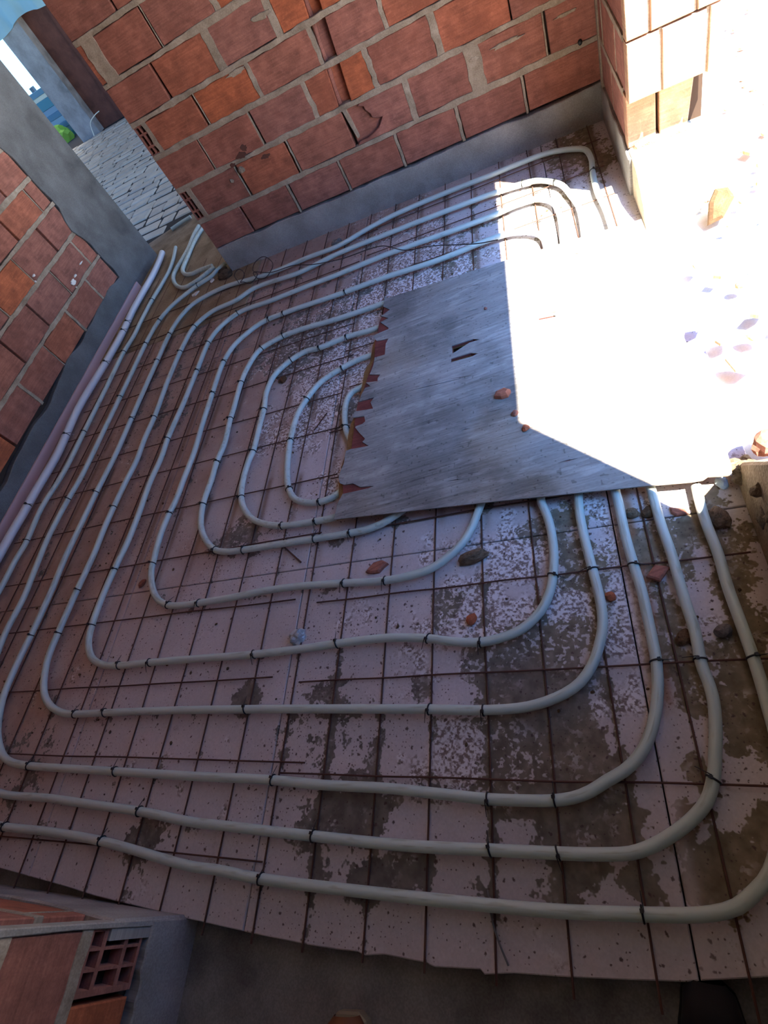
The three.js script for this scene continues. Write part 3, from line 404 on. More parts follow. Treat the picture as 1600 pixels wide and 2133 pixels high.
// right wall: short return beside the back wall, facing -X (local x = world z), with the wide broken opening after it
const wallRight = struct('wall_right');
wallRight.position.set(0.25 * S, 0, 0); wallRight.rotation.y = -Math.PI / 2;
{
  const A = -2.3 * S, B = -1.75 * S;
  // core of the return, from back wall to the opening
  part(wallRight, 'wall_core', box(B - A + 0.24 - 0.09, 2.5, 0.2, (A + B - 0.24) / 2 - 0.045 , 1.2, -0.134), recess);
  courses(wallRight, 0, 14, (c) => ({ x0: A, x1: B - (c === 0 ? 0.107 : 0.052), joints: (c % 2 ? [-2.19, -1.95] : [-2.06]).map((x) => [x * S, 0.004, 0.003]), tone: () => [3, 1, 4][Math.floor(rr(0, 3))] }));
  const up = []; for (let i = 0; i <= 24; i++) { const x = mix(A, B, i / 24); up.push([x, H(0.885) + (fbm(x * 8 + 4, 13, 3) - 0.5) * 0.035]); }
  part(wallRight, 'plaster_skirting', prism([[A, -0.04], [B, -0.04], ...up.reverse()], -0.03, 0.008, 0.003), plaster);
  const cor = []; for (let i = 0; i <= 20; i++) { const y = mix(0.1, 2.4, i / 20); cor.push([A + 0.03 + rr(0, 0.016), y]); }
  part(wallRight, 'corner_mortar', prism([[A, 0.1], ...cor, [A, 2.4]], -0.01, 0.006, 0.002), mortar);
  // jamb bricks facing the room entrance: built in a turned group
  const jamb = new THREE.Group(); jamb.name = 'jamb'; jamb.rotation.y = Math.PI / 2; jamb.position.set(B, 0, 0); wallRight.add(jamb);
  // jamb local: x = world x - 0.3, z = towards the viewer
  for (let c = 1; c < 14; c++) {
    const y0 = BEDS[c] + 0.002, y1 = BEDS[c + 1] - 0.002;
    let x = 0.0;
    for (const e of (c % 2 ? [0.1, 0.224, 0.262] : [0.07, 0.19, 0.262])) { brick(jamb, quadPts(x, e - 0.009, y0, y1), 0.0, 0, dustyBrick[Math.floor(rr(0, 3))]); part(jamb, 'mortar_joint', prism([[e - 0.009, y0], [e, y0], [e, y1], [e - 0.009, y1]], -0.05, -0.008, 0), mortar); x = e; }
  }
  const y0 = H(0.885), y1 = BEDS[1] + 0.002;
  brick(jamb, [[0, y0], [0.089, y0], [0.089, y1], [0, y1]], -0.055, 3, dustyBrick[1]);
  brick(jamb, [[0.1, y0], [0.185, y0], [0.202, y1], [0.1, y1]], -0.055, 3, dustyBrick[0]);
  part(jamb, 'jamb_mortar', prism([[0.0, y0 - 0.03], [0.05, y0 - 0.02], [0.2, y0 - 0.03], [0.19, y0 + 0.008], [0.15, y0 + 0.018], [0.11, y0 + 0.006], [0.06, y0 + 0.02], [0.02, y0 + 0.008]], -0.16, -0.03, 0.01), mud);
  // lintel across the opening and the wall over it
  part(wallRight, 'lintel', box(3.2, 0.55, 0.26, -0.5 - 1.2, 2.25, -0.13), concrete);
  // tall end pier near the viewer
  part(wallRight, 'end_pier', box(2.0, 2.5, 0.26, -0.348 + 1.0, 1.2, -0.131), concrete);
}
// sill of the opening: rough mortar bed, high at the far jamb, broken down in the middle, high again near the viewer
const sill = struct('door_sill');
{
  const prof = [[-2.34, -0.05], [-2.34, 0.138], [-2.1, 0.136], [-2.02, 0.13], [-1.95, 0.098], [-1.9, 0.062], [-1.86, 0.012], [-1.84, -0.02], [-0.84, -0.02], [-0.826, 0.012], [-0.79, 0.07], [-0.75, 0.125], [-0.7, 0.19], [-0.66, 0.245], [-0.6, 0.30], [-0.5, 0.36], [-0.3, 0.42], [-0.3, -0.05]];
  for (const [sel, matS] of [[(p) => p[0] <= -1.8, paleMud], [(p) => p[0] > -1.0, mud]]) {
  const pr = prof.filter(sel); if (matS === paleMud) pr.push([-1.84, -0.05]); else pr.unshift([-0.84, -0.05]);
  const g = prism(pr, -0.27, 0.0, 0.006); g.rotateY(-Math.PI / 2); g.translate(0.302, 0, 0); { const p = g.attributes.position, uv = g.attributes.uv; for (let i = 0; i < p.count; i++) uv.setXY(i, p.getX(i) * 0.7 + p.getY(i) * 0.7, p.getZ(i) + p.getY(i) * 0.3); }
  part(sill, 'rough_sill', g, matS); }
  for (let i = 0; i < 26; i++) { const z = rr(-0.84, -0.5), k = lump(rr(0.012, 0.03), rr(0.01, 0.022), rr(0.012, 0.03), 0.4, 1, i); k.translate(0.31 + rr(-0.004, 0.02), clamp((z + 0.84) * 0.9, 0, 0.3) * rnd() + 0.006, z); part(sill, 'mud_clod', k, mud); }
}
// near wall with the doorway the picture is taken from
const wallNear = struct('wall_near');
{
  const zf = 0.116 * S, xj = -0.836 * S;
  part(wallNear, 'wall_core', box(2.6, 2.5, 0.21, xj - 1.3 - 0.034, 1.2, zf + 0.125), recess);
  // room-side plaster coat
  const face = new THREE.Group(); face.name = 'room_face'; face.rotation.y = Math.PI; face.position.z = zf; wallNear.add(face);
  courses(face, 0, 14, (c) => ({ x0: -xj + 0.1, x1: -xj + 1.6, joints: Array.from({ length: 5 }, (_, i) => jointFor(-xj + (c % 2 ? 0.3 : 0.16) + i * 0.2935)) }));
  const top1 = []; for (let i = 0; i <= 30; i++) { const x = mix(-xj, -xj + 1.6, i / 30); top1.push([x, 0.20 - 0.07 * smooth(0, 0.4, x + xj) + rr(-0.006, 0.006)]); }
  part(face, 'plaster_coat', prism([[-xj, -0.04], [-xj + 1.6, -0.04], ...top1.reverse()], -0.03, 0.004, 0.004), plaster);
  // jamb facing +X, local x = world -z
  const jamb = new THREE.Group(); jamb.name = 'jamb'; jamb.rotation.y = Math.PI / 2; jamb.position.set(xj, 0, 0); wallNear.add(jamb);
  const DROP = 0.034;
  for (let c = 0; c < 14; c++) {
    const y0 = BEDS[c] + 0.008 - DROP, y1 = BEDS[c + 1] - 0.012 - DROP;
    if (c % 2 === 0) {
      const x1 = -0.15, x0 = -0.25, w = x1 - x0, h = y1 - y0, holes = [];
      for (const [w0, w1] of [[0.1, 0.36], [0.41, 0.67], [0.72, 0.96]]) for (const [u0, u1] of [[0.05, 0.27], [0.34, 0.68], [0.75, 0.93]]) holes.push([[x0 + w * w0, y0 + h * u0], [x0 + w * w1, y0 + h * u0], [x0 + w * w1, y0 + h * u1], [x0 + w * w0, y0 + h * u1]]);
      part(jamb, 'hollow_brick', slabShape([[x0, y0], [x1, y0], [x1, y1], [x0, y1]], holes, -0.09, -0.004), BRICK[3]);
      brick(jamb, quadPts(-0.36, -0.262, y0, y1), -0.004, 5);
    } else brick(jamb, quadPts(-0.36, -0.15, y0, y1), -0.002, 4);
    part(jamb, 'mortar_bed', prism(bedStrip(-0.37, -0.14, BEDS[c + 1] - DROP - 0.002, 0.013, 0.003), -0.04, 0.0, 0.001), mortar);
  }
  const up = []; for (let i = 0; i <= 14; i++) up.push([mix(-0.37, -0.14, i / 14), H(0.915) + rr(-0.004, 0.004) - 0.012 * (1 - i / 14)]);
  part(jamb, 'plaster_skirting', prism([[-0.37, -0.06], [-0.14, -0.06], ...up.reverse()], -0.03, 0.004, 0.003), plaster);
  part(jamb, 'plaster_edge', prism([[-0.152, 0.05], [-0.139, 0.05], [-0.139, 2.4], [-0.155, 2.4], [-0.149, 1.2], [-0.156, 0.6], [-0.149, 0.3]], -0.03, 0.003, 0.002), plaster);
}
const threshold = struct('threshold');
part(threshold, 'threshold_slab', box(1.7, 0.12, 2.6, -0.17, -0.104, 1.43), concrete);
// passage behind the viewer
const wallPassage = struct('wall_passage');
part(wallPassage, 'wall_core', box(0.2, 2.5, 2.3, -1.12, 1.2, 1.5), plaster);
part(wallPassage, 'wall_panel', box(0.2, 2.5, 2.25, 0.78, 1.2, 1.38), plaster);
part(wallPassage, 'end_wall', box(2.2, 2.5, 0.2, -0.2, 1.2, 2.78), plaster);
const ceiling = struct('ceiling');
part(ceiling, 'ceiling_slab', box(3.6, 0.2, 6.4, -1.22, 2.5, -0.25), concrete);
part(ceiling, 'porch_slab', box(8.0, 0.2, 5.6, -3.2, 2.5, -6.25), concrete);

// ---------------------------------------------------------------- outside right: bright dusty ground
const ground = struct('ground');
{
  const g = new THREE.PlaneGeometry(14, 18, 70, 90); g.rotateX(-Math.PI / 2);
  const p = g.attributes.position, uv = g.attributes.uv;
  for (let i = 0; i < p.count; i++) { const x = p.getX(i) + 7.3, z = p.getZ(i) - 1; p.setXYZ(i, x, 0.0 + 0.05 * smooth(0.3, 0.7, x) + 0.03 * (fbm(x * 2 + 30, z * 2 + 30, 3) - 0.5) - 0.012, z); uv.setXY(i, x, z); }
  g.computeVertexNormals();
  part(ground, 'dusty_ground', g, dust);
}

// ---------------------------------------------------------------- back-left: passage, cobbled yard, far wall, fence
const yard = struct('courtyard');
{
  const g = prism([[-2.75, 2.3], [-1.5, 2.3], [-1.5, 2.9], [-1.6, 4.15], [-2.2, 4.06], [-2.4, 3.86], [-2.75, 3.7]], -0.05, 0.004, 0.004); g.rotateX(-Math.PI / 2); part(yard, 'sand_bed', g, sand);
  part(yard, 'yard_base', box(9, 0.1, 7.0, -5.5, -0.056, -6.6), std({ color: srgb(58, 54, 48), roughness: 1 }));
  const stones = []; for (let i = 0; i < 4; i++) stones.push(std({ map: dust.map, color: srgb(...[[255, 255, 250], [246, 244, 238], [236, 234, 230], [250, 246, 238]][i]), roughness: 0.8 }));
  // pale limestone setts in rows
  const all = []; let z = -3.62;
  while (z > -8.4) {
    const d = rr(0.10, 0.14); let x = -6.6 + rr(0, 0.2);
    while (x < -1.7) { const w = rr(0.13, 0.3); const cx = x + w / 2; if (z < -3.9 - (cx + 2.4) * 0.28 + (cx > -2.2 ? -0.15 : 0)) all.push([cx, z - d / 2, w, d]); x += w + 0.022; }
    z -= d + 0.042;
  }
  const seen = ([x, z]) => { const u = x / -z; return u > -0.78 && u < -0.58; };
  const rank = all.map((s) => ({ s, k: (seen(s) ? 0 : 50) - s[1] })).sort((a, b) => a.k - b.k);
  const geo = (s) => { const [x, z, w, d] = s, h = rr(0.0, 0.007), j = () => rr(-0.009, 0.009); const g = prism([[x - w / 2 + j(), -z - d / 2 + j()], [x + w / 2 + j(), -z - d / 2 + j()], [x + w / 2 + j(), -z + d / 2 + j()], [x - w / 2 + j(), -z + d / 2 + j()]], -0.04, h, 0.008, [rr(0, 2), rr(0, 2)]); g.rotateX(-Math.PI / 2); return g; };
  const rest = [];
  rank.forEach(({ s }, i) => { if (i < 290) part(yard, 'cobble', geo(s), stones[Math.floor(rr(0, 4))]); else rest.push(geo(s)); });
  const far = part(yard, 'far_cobbles', mergeGeometries(rest), stones[1]); far.userData.kind = 'stuff';
  // far brick wall, concrete post in front of it
}
const farWall = struct('wall_far');
{
  const X0 = -5.84, X1 = -2.0, Z = -8.7, red = std({ map: plasterMap, color: srgb(178, 112, 92), roughness: 0.95 });
  part(farWall, 'wall_core', box(X1 - X0, 2.5, 0.2, (X0 + X1) / 2, 1.2, Z - 0.1), red);
  part(farWall, 'batten', box(0.06, 2.4, 0.03, -5.36, 1.2, Z + 0.015), red);
}
const pillar = struct('pillar');
part(pillar, 'pillar_shaft', (() => { const g = box(0.35, 2.5, 0.24, -5.945, 1.2, -8.676); return g; })(), plaster);
{
  const f = top(new THREE.Group(), 'slat_fence');
  tag(f, 'blue-grey horizontal slat fence seen beyond the cobbled yard', 'fence');
  const tones = [[96, 132, 142], [214, 206, 178], [70, 128, 136], [128, 150, 164], [84, 118, 136], [140, 160, 172], [92, 126, 146], [120, 146, 160], [52, 122, 122], [150, 160, 176]];
  let y = 0.66;
  tones.forEach((t, i) => { const h = [0.07, 0.055, 0.12, 0.075, 0.07, 0.075, 0.07, 0.07, 0.1, 0.1][i]; const g = prism([[-8.2, y - h], [-5.9, y - h], [-5.9, y], [-8.2, y]], -0.02, i % 2 ? 0.0 : 0.008, 0.004); g.translate(0, 0, -9.6); part(f, 'slat', g, std({ color: srgb(...t), roughness: 0.6 })); y -= h; });
  for (const x of [-8.0, -7.05, -5.98]) part(f, 'post', box(0.06, 0.86, 0.06, x, 0.29, -9.66), std({ color: srgb(110, 116, 118) }));
  const bush = lump(0.16, 0.2, 0.14, 0.5, 3, 3); bush.translate(-6.95, 0.02, -9.35); tag(top(new THREE.Mesh(bush, std({ color: srgb(150, 190, 70), roughness: 0.9 })), 'shrub'), 'small bright green shrub at the foot of the fence', 'shrub');
}

{
  const g = new THREE.BoxGeometry(1.5, 0.5, 0.012, 40, 10, 1), p = g.attributes.position;
  for (let i = 0; i < p.count; i++) { const x = p.getX(i), y = p.getY(i), d = (0.25 - y) * 0.12; p.setZ(i, p.getZ(i) + 0.02 + Math.sin(x * 17 + y * 3) * d * 0.5 + Math.sin(x * 41) * d * 0.2); p.setY(i, y + (y < -0.24 ? 0.03 * Math.sin(x * 7) : 0)); }
  g.computeVertexNormals(); g.translate(-5.85, 1.56, -8.53);
  tag(top(new THREE.Mesh(g, std({ color: srgb(140, 176, 184), roughness: 0.45 })), 'plastic_sheet'), 'pale teal plastic sheet hung across the far pillar top', 'plastic sheet');
  const tw = tube([[-5.86, 0.0, -8.5], [-5.8, 0.14, -8.53], [-5.66, 0.19, -8.545], [-5.57, 0.2, -8.56]].map((q) => new THREE.Vector3(...q)), 0.006, 12, 6);
  tag(top(new THREE.Mesh(tw, std({ color: srgb(226, 220, 200), roughness: 0.9 })), 'twig'), 'pale bent twig leaning at the foot of the far pillar', 'twig');
}

// ---------------------------------------------------------------- steel mesh on the floor
{
  const wireGeo = (a, b, r) => { const n = 8, pts = []; for (let i = 0; i <= n; i++) pts.push(new THREE.Vector3(mix(a[0], b[0], i / n) + (i % n ? rr(-0.0022, 0.0022) : 0), mix(a[1], b[1], i / n) + (i % n ? rr(-0.0003, 0.0003) : 0), mix(a[2], b[2], i / n) + (i % n ? rr(-0.0018, 0.0018) : 0))); return tube(pts, r, 24, 6, false); };
  const left = top(new THREE.Group(), 'wire_mesh'), right = top(new THREE.Group(), 'wire_mesh');
  tag(left, 'rusty steel reinforcing mesh sheet over the foam boards along the left wall', 'wire mesh', 'reinforcing mesh sheets');
  tag(right, 'rusty steel reinforcing mesh sheet running under the grey plywood board', 'wire mesh', 'reinforcing mesh sheets');
  for (let k = -18; k <= 2; k++) {
    const x = WIRE_X0 + k * WIRE_DX, R = k > -7, t = R ? 0.004 * Math.sin(k * 3) : 0.004 * Math.sin(k * 5);
    const z1 = x < -1.72 ? -3.05 : -2.752;
    part(R ? right : left, 'wire', wireGeo([x + t, 0.0034, 0.165], [x - t, 0.0034, z1], 0.0022), steel);
  }
  const WZR = [-0.156, -0.378, -0.6, -0.826, -1.047, -1.26, -1.475, -1.7, -1.92, -2.14, -2.36, -2.585]; WIRE_Z.push(...WZR);
  for (const z of WZR) part(right, 'wire', wireGeo([-0.83 + rr(-0.02, 0.06), 0.0083, z + rr(-0.003, 0.003)], [0.27 + rr(-0.03, 0.02), 0.0083, z + rr(-0.003, 0.003)], 0.0022), steel);
  const WZL = [0.028, -0.196, -0.387, -0.612, -0.832, -1.056, -1.272, -1.45, -1.655, -1.86, -2.1, -2.33, -2.56]; WIRE_Z.push(...WZL);
  for (const z of WZL) part(left, 'wire', wireGeo([-2.42, 0.0083, z - 0.004], [-0.84 + rr(-0.05, 0.1), 0.0083, z - 0.006 + (z > -0.3 && z < -0.1 ? 0.02 : 0)], 0.0022), steel);
}

// ---------------------------------------------------------------- heating pipes with their cable ties
const PR = 0.011, PY = 0.0224;
const tieGeo = (() => { const ring = new THREE.TorusGeometry(PR + 0.001, 0.0019, 6, 16, 4.2); ring.rotateZ(-0.53); const head = new THREE.BoxGeometry(0.006, 0.006, 0.006); head.translate(0.005, PR + 0.002, 0); const tail = new THREE.CylinderGeometry(0.0011, 0.0007, 0.03, 5); tail.rotateZ(1.2); tail.translate(0.018, PR - 0.001, 0.003); return mergeGeometries([ring, head, tail]); })();
const runLabel = {
  Q2: 'white heating pipe of the outermost ring, second pipe from the left wall',
  Q3: 'white heating pipe of the ring just inside the outermost one',
  Q4: 'white heating pipe ring whose far run lies nearest the back wall',
  Q5: 'white heating pipe ring with the small arch at the edge of the sun patch',
  Q6: 'white heating pipe ring, third outside the innermost curve left of the plywood corner bends',
  Q7: 'white heating pipe ring that comes out under the middle of the plywood front edge',
  Q8: 'white heating pipe loop passing the lower left corner of the plywood on the outside',
  Q9: 'white heating pipe loop with its lower bend ending at the plywood corner',
  Q10: 'white heating pipe loop, second one from the centre of the spiral',
  Q11: 'short visible bend of heating pipe at the torn plywood edge, centre of the spiral',
};
runLabel.Q6 = 'white heating pipe ring with a slight upward hump in its front run';
for (const k in RUNS) {
  if (k === 'Q1') continue;
  const closed = ['Q4', 'Q5', 'Q6', 'Q7'].includes(k);
  const o = top(new THREE.Group(), 'heating_pipe');
  tag(o, runLabel[k], 'pipe', 'floor heating pipes');
  const pts = v3(RUNS[k], PY), len = RUNS[k].length;
  const g = tube(pts, PR, len * 7, 12, closed);
  part(o, 'pipe_run', g, pipeMat);
  const c = new THREE.CatmullRomCurve3(pts, closed, 'centripetal'), N = 1500, sm = c.getPoints(N);
  for (const t of TIES[k] ?? []) {
    let bi = 0, bd = 9; for (let i = 0; i <= N; i++) { const d = Math.hypot(sm[i].x - t[0], sm[i].z - t[1]); if (d < bd) { bd = d; bi = i; } }
    const a = sm[Math.max(0, bi - 1)], b = sm[Math.min(N, bi + 1)], d = b.clone().sub(a).normalize();
    const m = part(o, 'cable_tie', tieGeo, tieBlack); m.position.copy(sm[bi]); m.rotation.y = Math.atan2(d.x, d.z) + rr(-0.25, 0.25) + (rnd() < 0.5 ? Math.PI : 0);
  }
}
{
  const o = top(new THREE.Group(), 'conduit_pipe');
  tag(o, 'thick white conduit pipe lying along the foot of the left wall', 'pipe');
  const pts = v3(RUNS.Q1, 0.0305), c = new THREE.CatmullRomCurve3(pts, false, 'centripetal'), N = 600, sm = c.getPoints(N);
  part(o, 'pipe_run', tube(pts, 0.0185, 120, 14), conduitMat);
  for (const t of TIES.Q1) { let bi = 0, bd = 9; for (let i = 0; i <= N; i++) { const d = Math.hypot(sm[i].x - t[0], sm[i].z - t[1]); if (d < bd) { bd = d; bi = i; } } const a = sm[Math.max(0, bi - 1)], b = sm[Math.min(N, bi + 1)]; const d = b.clone().sub(a); const m = part(o, 'cable_tie', tieGeo, tieBlack); m.scale.setScalar(1.42); m.position.copy(sm[bi]); m.rotation.y = Math.atan2(d.x, d.z); }
  const s = top(new THREE.Mesh(box(0.012, 0.045, 3.1, -2.13 * S + 0.016, 0.0225, -1.5), std({ color: srgb(206, 176, 178), roughness: 0.9 })), 'edge_strip');
  tag(s, 'pale pink foam edge strip between the left wall and the white conduit', 'edge strip');
}
for (const [k, l] of [['B1', 'heating pipe bend in the doorway, the inner of two side by side'], ['B2', 'heating pipe bend in the doorway, the outer of two side by side'], ['B3', 'short pale pipe piece lying across the sand in the doorway']]) {
  const o = top(new THREE.Mesh(tube(v3(BENDS[k], 0.021), 0.0125, 60, 10), pipeMat), 'heating_pipe'); tag(o, l, 'pipe', 'heating pipes in the doorway');
}

// ---------------------------------------------------------------- plywood board
{
  const o = top(new THREE.Group(), 'plywood_board');
  tag(o, 'weathered grey plywood board with a splintered left edge lying on the pipes', 'board');
  const plyMap = dataTexture(1400, 1400, (u, v, c) => {
    const x = u * 1.25 - 0.8, z = v * 1.25 - 2.0;
    const grain = fbm(x * 9 + z * 2 + 40, z * 240 + (x) * 26, 4), soft = fbm(x * 5 + 20, z * 12 + 30, 4), fine = noise(x * 160, z * 900 + x * 90), st = smooth(0.5, 0.75, fbm(x * 7 + 70, z * 5 + 7, 5)), lt = smooth(0.58, 0.74, fbm(x * 14 + 5, z * 60 + x * 8 + 50, 4)), sp = smooth(0.86, 0.93, noise(x * 120 + 4, z * 150 + 9));
    let k = 144 + (grain - 0.5) * 32 + (soft - 0.5) * 44 + (fine - 0.5) * 14 - st * 22 + lt * 16;
    const crack = smooth(0.30, 0.22, fbm(x * 6 + 9, z * 130 + x * 14 + 10, 3)); k -= crack * 16; k -= sp * 26;
    const brown = smooth(0.45, 0.8, fbm(x * 4 + 90, z * 4 + 20, 3)) * 0.6 + smooth(-1.1, -0.8, z) * 0.25;
    c[0] = k + 2 + brown * 6; c[1] = k + 1 - brown * 6; c[2] = k - 1 - brown * 18;
  });
  plyMap.wrapS = plyMap.wrapT = THREE.ClampToEdgeWrapping;
  const grey = std({ map: plyMap, roughness: 0.9, bumpMap: plyMap, bumpScale: 0.0015 }), red = std({ map: brickMap, color: srgb(150, 78, 70), roughness: 0.95 }), tan = std({ map: sandMap, color: srgb(235, 200, 150), roughness: 0.95 });
  const rightEnd = [[0.288, -0.80], [0.292, -1.05], [0.284, -1.30], [0.29, -1.6], [0.286, -1.846], [-0.18, -1.874]];
  const flip = (L) => L.map((p) => [p[0], -p[1]]);
  const slit = CRACKS.filter(([a, b]) => Math.max(a[0], b[0]) < 0.26 && Math.max(a[1], b[1]) < -0.87 && Math.min(a[1], b[1]) > -1.83 && Math.min(a[0], b[0]) > -0.56).map(([a, b]) => { const w = rr(0.0014, 0.0028), m = [(a[0] + b[0]) / 2, (a[1] + b[1]) / 2 + rr(-0.002, 0.002)]; return flip([a, [m[0], m[1] - w], b, [m[0], m[1] + w]]); });
  const setUV = (g) => { const p = g.attributes.position, uv = g.attributes.uv; for (let i = 0; i < p.count; i++) uv.setXY(i, (p.getX(i) + 0.8) / 1.25, (-p.getY(i) + 2.0) / 1.25); g.rotateX(-Math.PI / 2); return g; };
  const Y = 0.0375;
  part(o, 'top_veneer', setUV(slabShape(flip([...VENEER, ...rightEnd]), [...slit, ...HOLES.map(flip)], Y + 0.0135, Y + 0.017)), grey).userData.label = 'grey weathered face veneer';
  const core = slabShape(flip([...CORE, [-0.6, -0.853], [0.28, -0.80], [0.28, -1.84], [-0.6, -1.895]]), HOLES.map(flip), Y + 0.005, Y + 0.0132); core.rotateX(-Math.PI / 2); part(o, 'core_ply', core, red).userData.label = 'reddish inner ply laid bare';
  const bot = slabShape(flip([...BASEPLY, [-0.6, -0.851], [0.285, -0.80], [0.285, -1.844], [-0.6, -1.9]]), HOLES.map(flip), Y, Y + 0.0048); bot.rotateX(-Math.PI / 2); part(o, 'bottom_ply', bot, tan).userData.label = 'tan bottom ply at the torn edge';
}

for (const [i, [x, z, r, l]] of [[-1.735, -2.72, 0.035, 'larger grey plaster clod at the foot of the doorway corner'], [-1.775, -2.80, 0.024, 'smaller grey plaster clod tucked behind the larger one in the doorway']].entries()) { const m = new THREE.Mesh(lump(r * 1.3, r * 0.7, r, 0.5, 2, 60 + i), std({ map: mudMap, color: srgb(150, 140, 134), roughness: 1 })); m.position.set(x, r * 0.38, z); tag(top(m, 'mortar_lump'), l, 'plaster clod', 'plaster clods in the doorway'); }
// ---------------------------------------------------------------- loose pieces on floor and board
const stoneMat = [std({ map: mudMap, color: srgb(200, 190, 184), roughness: 1 }), std({ map: concreteMap, color: srgb(225, 220, 220), roughness: 1 }), std({ map: mudMap, color: srgb(170, 150, 130), roughness: 1 })];
const clay = [BRICK[5], BRICK[2], BRICK[0]];
function place(geo, mat, name, x, y, z, turn, label, category, group) { const m = new THREE.Mesh(geo, mat); m.position.set(x, y, z); m.rotation.y = turn; return tag(top(m, name), label, category, group); }
place(shard(0.026, 0.014, 8, 1), clay[2], 'brick_fragment', -0.599, 0.0, -0.687, 0.4, 'oval red brick chip beside a wire left of the grey mortar lump', 'brick fragment', 'brick fragments on the foam');
place(shard(0.026, 0.012, 4, 2), clay[2], 'brick_fragment', 0.098, 0.009, -0.578, 0.3, 'flat orange brick shard between two pipes near the right wall', 'brick fragment', 'brick fragments on the foam');
place(lump(0.012, 0.01, 0.012, 0.3, 1, 5), clay[0], 'brick_fragment', -0.008, 0.006, -0.533, 0.3, 'small bright orange brick crumb beside the tall right pipe curve', 'brick fragment', 'brick fragments on the foam');
place(lump(0.016, 0.01, 0.012, 0.5, 1, 6), clay[0], 'brick_fragment', -0.329, 0.006, -0.508, 1.1, 'orange crumbled brick bit on white flaked foam above the humped pipe', 'brick fragment', 'brick fragments on the foam');
place(shard(0.017, 0.009, 5, 3), clay[2], 'brick_fragment', 0.166, 0.0, -0.728, -0.5, 'triangular brown brick chip at the tip of the sunlit floor strip', 'brick fragment', 'brick fragments on the foam');
place(lump(0.018, 0.007, 0.012, 0.4, 1, 7), BRICK[4], 'brick_fragment', -1.522, 0.004, -0.753, 0.8, 'dull red brick crumb on clean pink foam left of a pipe bend', 'brick fragment', 'brick fragments on the foam');
place(shard(0.021, 0.02, 6, 4), BRICK[2], 'brick_fragment', -0.206, 0.0546, -1.191, 0.2, 'orange brick fragment lying on the plywood near the sun edge', 'brick fragment', 'brick fragments on the plywood');
place(lump(0.01, 0.009, 0.01, 0.4, 1, 8), BRICK[0], 'brick_fragment', -0.176, 0.059, -1.102, 0, 'tiny brick crumb on the plywood right at the corner of the sunlight', 'brick fragment', 'brick fragments on the plywood');
place(lump(0.012, 0.009, 0.01, 0.4, 1, 9), BRICK[5], 'brick_fragment', -0.15, 0.059, -1.038, 0.5, 'small brick crumb on the plywood just past the corner of the sunlight', 'brick fragment', 'brick fragments on the plywood');
place(lump(0.006, 0.005, 0.006, 0.4, 1, 19), BRICK[4], 'brick_fragment', -0.247, 0.057, -1.625, 0.5, 'dark red crumb near the far edge of the plywood', 'brick fragment', 'brick fragments on the plywood');
place((() => { const g = lump(0.042, 0.02, 0.017, 0.25, 2, 11); return g; })(), stoneMat[0], 'mortar_lump', -0.322, 0.011, -0.678, 0.25, 'elongated grey mortar lump on the foam below the plywood edge', 'mortar lump', 'mortar lumps');
place(lump(0.017, 0.012, 0.013, 0.35, 2, 12), stoneMat[0], 'mortar_lump', 0.070, 0.007, -0.742, 0, 'brown-grey stone left of a touching pair by the plywood edge', 'stone', 'stones near the right wall');
place(lump(0.02, 0.013, 0.015, 0.35, 2, 13), stoneMat[2], 'mortar_lump', 0.108, 0.007, -0.738, 0.6, 'brown-grey stone right of a touching pair by the plywood edge', 'stone', 'stones near the right wall');
place(lump(0.022, 0.02, 0.026, 0.3, 2, 14), stoneMat[0], 'mortar_lump', 0.243, 0.011, -0.693, 0.2, 'rounded pinkish stone leaning beside the outermost pipe', 'stone', 'stones near the right wall');
place(lump(0.018, 0.013, 0.014, 0.35, 2, 15), stoneMat[1], 'mortar_lump', 0.187, 0.008, -0.435, 0.2, 'grey angular stone on pale foam between the two right-hand pipes', 'stone', 'stones near the right wall');
place(lump(0.02, 0.01, 0.015, 0.35, 2, 16), stoneMat[2], 'mortar_lump', 0.117, 0.006, -0.428, 0.5, 'muddy stone half against the pipe near a wire crossing', 'stone', 'stones near the right wall');
place(lump(0.013, 0.01, 0.02, 0.3, 2, 17), std({ color: srgb(170, 190, 205), roughness: 0.8 }), 'foam_scrap', 0.27, 0.006, -0.79, 0.2, 'bluish foam scrap in the shade by the rough sill', 'foam scrap');
place(lump(0.02, 0.014, 0.014, 0.45, 2, 18), std({ map: mudMap, color: srgb(170, 130, 100), roughness: 1 }), 'mortar_lump', -1.118, 0.007, -1.64, 0.7, 'brown mud clod against the inside of a pipe bend', 'mud clod');
place(lump(0.03, 0.022, 0.022, 0.4, 2, 20), stoneMat[1], 'mortar_lump', -0.99, 0.012, -2.575, 0.3, 'pale mortar lump on the run nearest the back wall', 'mortar lump', 'mortar lumps');
place(shard(0.026, 0.006, 5, 5), std({ color: srgb(232, 226, 216), roughness: 0.9 }), 'plaster_chip', -1.94, 0.004, -2.655, 0.4, 'larger white plaster chip on sandy foam near the doorway', 'plaster chip', 'white plaster chips');
place(shard(0.018, 0.006, 6, 6), std({ color: srgb(236, 228, 220), roughness: 0.9 }), 'plaster_chip', -1.84, 0.004, -2.735, 1.2, 'smaller white plaster chip beside a pipe near the doorway', 'plaster chip', 'white plaster chips');
